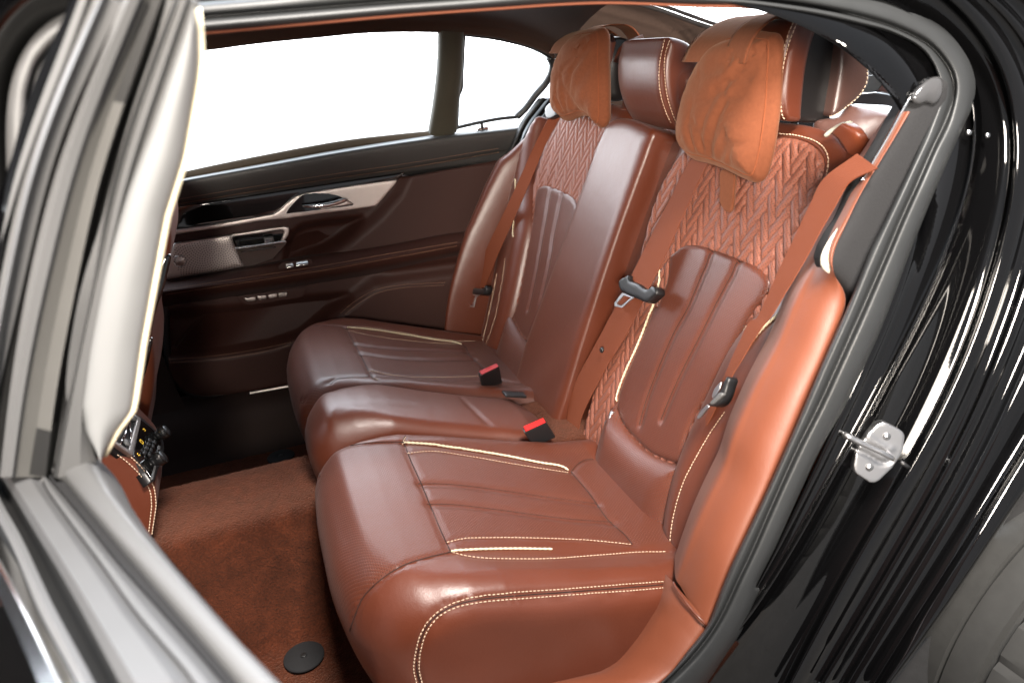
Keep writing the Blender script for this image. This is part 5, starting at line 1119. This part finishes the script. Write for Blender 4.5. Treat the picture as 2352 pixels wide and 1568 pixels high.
g_a = K(16, [(1395, 1196), (1450, 1240), (1500, 1310), (1550, 1390), (1600, 1470)]); g_b = K(16, [(1600, 1104), (1660, 1140), (1715, 1210), (1755, 1280), (1775, 1350)])
ga = onYs(g_a, [-.50, -.515, -.525, -.53, -.53]); gb = onYs(g_b, [-.54, -.555, -.565, -.565, -.56]); gm_ = (ga+gb)/2 + (-.010, -.010, .008)
gl_o = loftobj('guide_loop', [ga, gm_, gb], leather('guide_leather', (.2, .045, .016), .42), bNr, 40, 6, thick=.006)
gp_ = onYs(K(16, [(1352, 1215), (1385, 1185), (1440, 1150), (1500, 1120), (1560, 1108)]), [-.49, -.495, -.505, -.52, -.535]); tube('loop_edge', smooth_path(gp_, .004), .006, MATS['pale_edge'], gl_o, flat=.6)
gp2 = onYs(K(16, [(1740, 1250), (1830, 1180), (1920, 1100), (1990, 1040)]), [-.56, -.58, -.60, -.62]); gp3 = onYs(K(16, [(1775, 1370), (1850, 1300), (1930, 1200), (1985, 1120)]), [-.56, -.58, -.60, -.62])
belt('rear_web', gp2, gp3, M_webr, bNr)
o_, s_ = plate('latch_body', K(11, [(1865, 800), (1890, 830), (1870, 900), (1840, 1000), (1790, 1080), (1730, 1110), (1680, 1105), (1660, 1085), (1700, 1060), (1760, 1000), (1800, 930), (1830, 860)]), BO + BN*.084, BN, M_blackplastic, bNr, T=.014, H=.005, r=.006, sp=.004, step=.003)
plate('latch_rim', K(11, [(1668, 1080), (1720, 1020), (1780, 965), (1810, 975), (1800, 1000), (1740, 1060), (1690, 1092)]), BO + BN*.092, BN, M_greytrim_and_reflection, o_, T=.006, H=.002, r=.004, sp=.004, step=.003)
plate('tongue', K(11, [(1755, 880), (1790, 850), (1770, 930), (1740, 985), (1700, 1030), (1690, 1000), (1715, 930)]), BO + BN*.080, BN, M_steel, o_, T=.003, sp=.004, step=.003, smooth=False)
plate('tongue', K(11, [(1640, 1090), (1662, 1110), (1620, 1160), (1570, 1225), (1545, 1243), (1535, 1225), (1580, 1150)]), BO + BN*.074, BN, M_steel, o_, T=.003, sp=.004, step=.003, smooth=False)
bFr = thing('seat_belt', (.70, .60, .7), 'brown seat belt hanging on the far seat beside the closed door', 'seat belt', 'seat belts')
L_ = K(12, [(650, 40), (612, 125), (572, 200), (500, 350), (420, 530), (330, 722), (250, 885), (180, 1045), (130, 1155)]); R_ = K(12, [(735, 60), (695, 105), (655, 175), (600, 282), (550, 400), (470, 590), (390, 770), (300, 970), (216, 1178)])
belt('upper_web', onBl(L_, .085, .075), onBl(R_, .060, .060), M_webr, bFr, n=80)
latch(K(12, [(98, 1178), (108, 1148), (122, 1165), (215, 1182), (226, 1164), (234, 1180), (222, 1216), (190, 1222), (130, 1212)]), K(12, [(118, 1208), (186, 1222), (160, 1240), (146, 1300), (112, 1298), (124, 1240)]), K(12, [(134, 1222), (160, 1228), (152, 1244), (140, 1288), (124, 1286), (134, 1240)]), .080, bFr)
plate('guide', K(12, [(600, 60), (612, 35), (640, 18), (655, 30), (670, 90), (650, 110), (612, 118), (600, 90)]), BO + BN*.082, BN, M_blackplastic, bFr, T=.01, H=.003, r=.005, sp=.005)

# ------------------------------------------------------------------ buckles
def buckle(front, tail, zf, zt, label, red, word=None):
    F4 = onZ(front, zf) ; F4[:, 2] += np.array([0, 0, -.014, -.014]); F4[2:] = onYs(front[2:], F4[:2][::-1][:, 1] - .010)
    B4 = F4 + (onZ([tail], zt)[0] - F4[2:].mean(0))
    t = thing('belt_buckle', tuple(F4.mean(0)), label, 'belt buckle', 'seat belt buckles')
    V = np.vstack([F4, B4]); Fc = [(0, 1, 2, 3)[::-1], (4, 5, 6, 7), (0, 1, 5, 4), (1, 2, 6, 5), (2, 3, 7, 6), (3, 0, 4, 7)]
    o = raw('housing', V, Fc, M_blackplastic, t, smooth=True); bv = o.modifiers.new('bevel', 'BEVEL'); bv.width = .003; bv.segments = 3; o.data.set_sharp_from_angle(angle=math.radians(30))
    c = F4.mean(0); n = nrm(np.cross(F4[1]-F4[0], F4[3]-F4[0])); n = n if n @ (CAM-c) > 0 else -n
    P = c + (F4 - c)*.86 + n*.0006; Q = P + n*.003; V = np.vstack([P, Q]); o2 = raw('button', V, [(4, 5, 6, 7), (0, 1, 5, 4), (1, 2, 6, 5), (2, 3, 7, 6), (3, 0, 4, 7)], red, t, smooth=False)
    X = nrm(F4[1]-F4[0]); Y = np.cross(n, X)
    if Y @ (F4[0]-F4[3]) < 0: Y = -Y
    text('PRESS', c + n*.0038 + Y*.002, .0075, mat('worn_red', (.38, .012, .012), .5), o2, X, np.cross(n, X), extr=.0001)
    return t
buckle(K(5, [(604, 1268), (744, 1206), (764, 1238), (622, 1304)]), K(5, [(755, 1365)])[0], .318, .262, 'red topped black belt buckle standing on the near side of the middle seat', M_red)
buckle(K(5, [(330, 922), (452, 867), (468, 888), (348, 946)]), K(5, [(430, 1020)])[0], .330, .262, 'dull dark red belt buckle in shade at the corner of the far seat', M_pink)
ltc = onZ(K(5, [(560, 1062)]), .285)[0]; lt = raw('buckle_pocket', *boxVF(ltc, [(1, .0, -.3), (0, 1, 0), (.3, 0, 1)], (.026, .014, .003), .002), M_blackplastic, seatM)

# ------------------------------------------------------------------ rear console between the front seats
con = thing('centre_console', (-.38, 0, 0), 'brown leather console end with air vents, amber symbols and two knobs', 'console')
co_px = K(13, [(255, 440), (360, 505), (465, 582), (560, 672), (625, 745), (682, 838), (712, 930), (722, 1030), (718, 1150), (700, 1270), (665, 1420), (600, 1700), (300, 1900), (-100, 1900), (-80, 900), (40, 480), (150, 400)])
cb, cs2 = sideblock('side_panel', co_px, -.108, M_leather, con, .215, H=.004, r=.006, wf=rnd(.01), smooth=False,
    seams=[(K(13, [(250, 480), (360, 552), (470, 640), (570, 740), (640, 840), (685, 950), (695, 1080), (675, 1240), (648, 1400)]), .002, .003)])
b2 = BVHTree.FromPolygons([tuple(v) for v in cs2.V], cs2.F)
stitching(b2, [K(13, [(260, 458), (360, 525), (460, 600), (560, 695), (640, 800), (690, 900), (710, 1010), (712, 1110), (690, 1270), (668, 1400)]), K(13, [(245, 518), (340, 585), (440, 665), (540, 765), (610, 860), (655, 960), (668, 1080), (655, 1230), (636, 1390)])], cb, r=.0010)
FO = np.array([-.341, -.10, .376]) ; FN = nrm((.902, 0, .431)); FO = FO + FN*.011
def fplate(name, px, m, h=0., T=.006, **k): return plate(name, px, FO + FN*h, FN, m, con, T=T, sp=.006, smooth=False, step=.004, e1=(0, 1, 0), **k)
fplate('fascia', K(13, [(240, 440), (430, 140), (480, 130), (560, 175), (690, 290), (790, 420), (800, 500), (770, 640), (690, 850), (620, 745), (470, 590), (300, 460)]), M_blackplastic, -.002, T=.02)
fplate('vent_frame', K(13, [(255, 418), (300, 350), (450, 150), (482, 142), (556, 190), (548, 260), (468, 580), (430, 556), (430, 522), (440, 510), (522, 205), (500, 190), (455, 188), (290, 400), (360, 448), (435, 512), (440, 556)]) if False else K(13, [(428, 520), (515, 215), (505, 192), (470, 160), (482, 142), (556, 190), (548, 260), (468, 580), (255, 432), (262, 408)]), M_satin, .0005, H=.001, r=.002)
for a, b in (((330, 300), (300, 418)), ((372, 375), (345, 458)), ((436, 220), (372, 420)), ((440, 230), (455, 400))):
    raw('vent_blade', *tubeVF(hit(K(13, [a, b]), FO + FN*.002, FN), .0016, 8), M_chrome, con)
for p in ((472, 195), (402, 452)):
    raw('vent_wheel', *discVF(hit(K(13, [p]), FO, FN)[0], FN, .0075, .005, 20, .3), M_greytrim_and_reflection, con)
cp = fplate('control_panel', K(13, [(482, 574), (560, 205), (620, 250), (690, 312), (765, 430), (768, 480), (740, 600), (682, 828), (600, 705)]), M_gloss, .0008, T=.003)[0]
M_amber = mat('amber_lit_symbol', (.5, .28, .02), .5, emit=(1, .62, .06), estr=.9)
def marks(px, rows):
    c = hit(K(13, [px]), FO + FN*.0012, FN)[0]; V = []; F = []
    for u, v, w, h in rows:
        i = len(V); e1 = np.array([0, 1., 0]); e2 = np.cross(FN, e1)
        for a, b in ((-1, -1), (1, -1), (1, 1), (-1, 1)): V.append(c + e1*(u + a*w) + e2*(v + b*h))
        F.append((i, i+1, i+2, i+3))
    return raw('lit_symbol', V, F, M_amber, cp, smooth=False)
marks((595, 308), [(-.002, .003, .0018, .0006), (.002, .001, .0012, .0012), (0, -.002, .003, .0005)])
marks((566, 432), [(0, .004, .004, .0005), (0, -.004, .004, .0005), (-.004, 0, .0005, .004), (.004, 0, .0005, .004)])
marks((532, 565), [(0, .002, .003, .0006), (-.002, -.001, .001, .001), (.002, -.003, .001, .001)])
for k in range(4):
    for j in range(2):
        c = hit(K(13, [(650 - 18*k + 50*j, 420 + 42*k + 20*j)]), FO + FN*.004, FN)[0]; raw('rocker', *boxVF(c, [(0, 1, 0), np.cross(FN, (0, 1, 0)), FN], (.006, .003, .002), .001), M_blackplastic, cp)
for p in ((735, 375), (690, 650)):
    c = hit(K(13, [p]), FO, FN)[0]; d = nrm(FN + np.array([.15, 0, .2])); k_ = raw('knob', *join([discVF(c, FN, .010, .008, 36, .2), discVF(c + FN*.006, FN, .0132, .016, 36, .25)]), M_blackplastic, con)
    V, F = join([boxVF(c + FN*.015 + .0133*np.array([0, math.cos(a), 0]) + .0133*math.sin(a)*np.cross(FN, (0, 1, 0)), [(0, -math.sin(a), 0) + math.cos(a)*np.cross(FN, (0, 1, 0)), (0, math.cos(a), 0) + math.sin(a)*np.cross(FN, (0, 1, 0)), FN], (.0008, .0006, .006)) for a in np.linspace(0, 2*math.pi, 28, endpoint=False)])
    raw('knob_grip', V, F, M_gloss, k_, smooth=False)
fplate('lower_trim', K(13, [(742, 470), (765, 480), (745, 600), (720, 690), (684, 828), (672, 800), (700, 700), (725, 600)]), M_greytrim_and_reflection, .002, T=.004)
# front seat whose back edge shows behind the door post
fs_ = thing('front_seat_back', (-.30, .3, 0), 'back edge of the far front seat in tan leather behind the door post', 'car seat')
fs_px = [(380, 470), (390, 510), (394, 548), (390, 585), (378, 640), (364, 700), (352, 740), (350, 775), (356, 830), (352, 900), (340, 960), (330, 1050), (300, 1100), (200, 1100), (220, 800), (300, 500), (340, 450)]
sideblock('backrest', fs_px, .16, leather('front_seat_leather', (.12, .03, .012), .42), fs_, .40, H=.02, r=.03, wf=rnd(.03))
def fsp(name, px, m, y): return plate(name, px, (0, y, 0), nrm((.25, -1, 0)), m, fs_, T=.01, H=.003, r=.008, sp=.006, step=.005)
fsp('gloss_insert', [(392, 584), (386, 625), (374, 670), (358, 710), (348, 742), (344, 720), (350, 670), (368, 610), (380, 588)], M_gloss, .118)
fsp('gloss_insert', [(350, 775), (346, 810), (336, 850), (325, 880), (322, 850), (335, 800), (345, 776)], M_gloss, .118)
# far pillar foot and sill beside the far footwell
ps = thing('far_sill_trim', (-.4, .70, 0), 'dark brown lower trim and metal tread strip under the far rear door', 'sill trim')
raw('pillar_foot', *loft([[( -1.2, .74, .9), (-.7, .74, .9), (-.42, .74, .86)], [(-1.2, .73, .5), (-.7, .73, .5), (-.41, .73, .5)], [(-1.2, .72, .25), (-.7, .72, .25), (-.38, .72, .22)], [(-1.2, .69, .14), (-.7, .69, .14), (-.36, .69, .13)]], 20, 5), mat('dark_brown_sill', (.020, .0085, .006), .8, noise=(200, .2, .0004)), ps)
raw('sill_cover', *loft([[(-1.3, .76, .18), (-.4, .76, .17), (.5, .76, .15)], [(-1.3, .70, .165), (-.4, .70, .155), (.5, .70, .135)], [(-1.3, .655, .13), (-.4, .655, .12), (.5, .655, .11)], [(-1.3, .635, .05), (-.4, .635, .04), (.5, .635, .04)], [(-1.3, .62, .0), (-.4, .62, .0), (.5, .62, .0)]], 40, 6), mat('dark_brown_sill', (.020, .0085, .006), .8, noise=(200, .2, .0004)), ps)
raw('tread_strip', *boxVF((-.03, .690, .163), [(1, 0, -.03), (0, 1, -.25), (0, .25, 1)], (.16, .008, .003), .001), M_satin, ps)

raw('unseen_front_seat', *boxVF((-.62, -.38, .52), [(.97, 0, .22), (0, 1, 0), (-.22, 0, .97)], (.09, .25, .38), .05), MATS['front_seat_leather'], body)  # unseen seat block, added to hold back light from the front
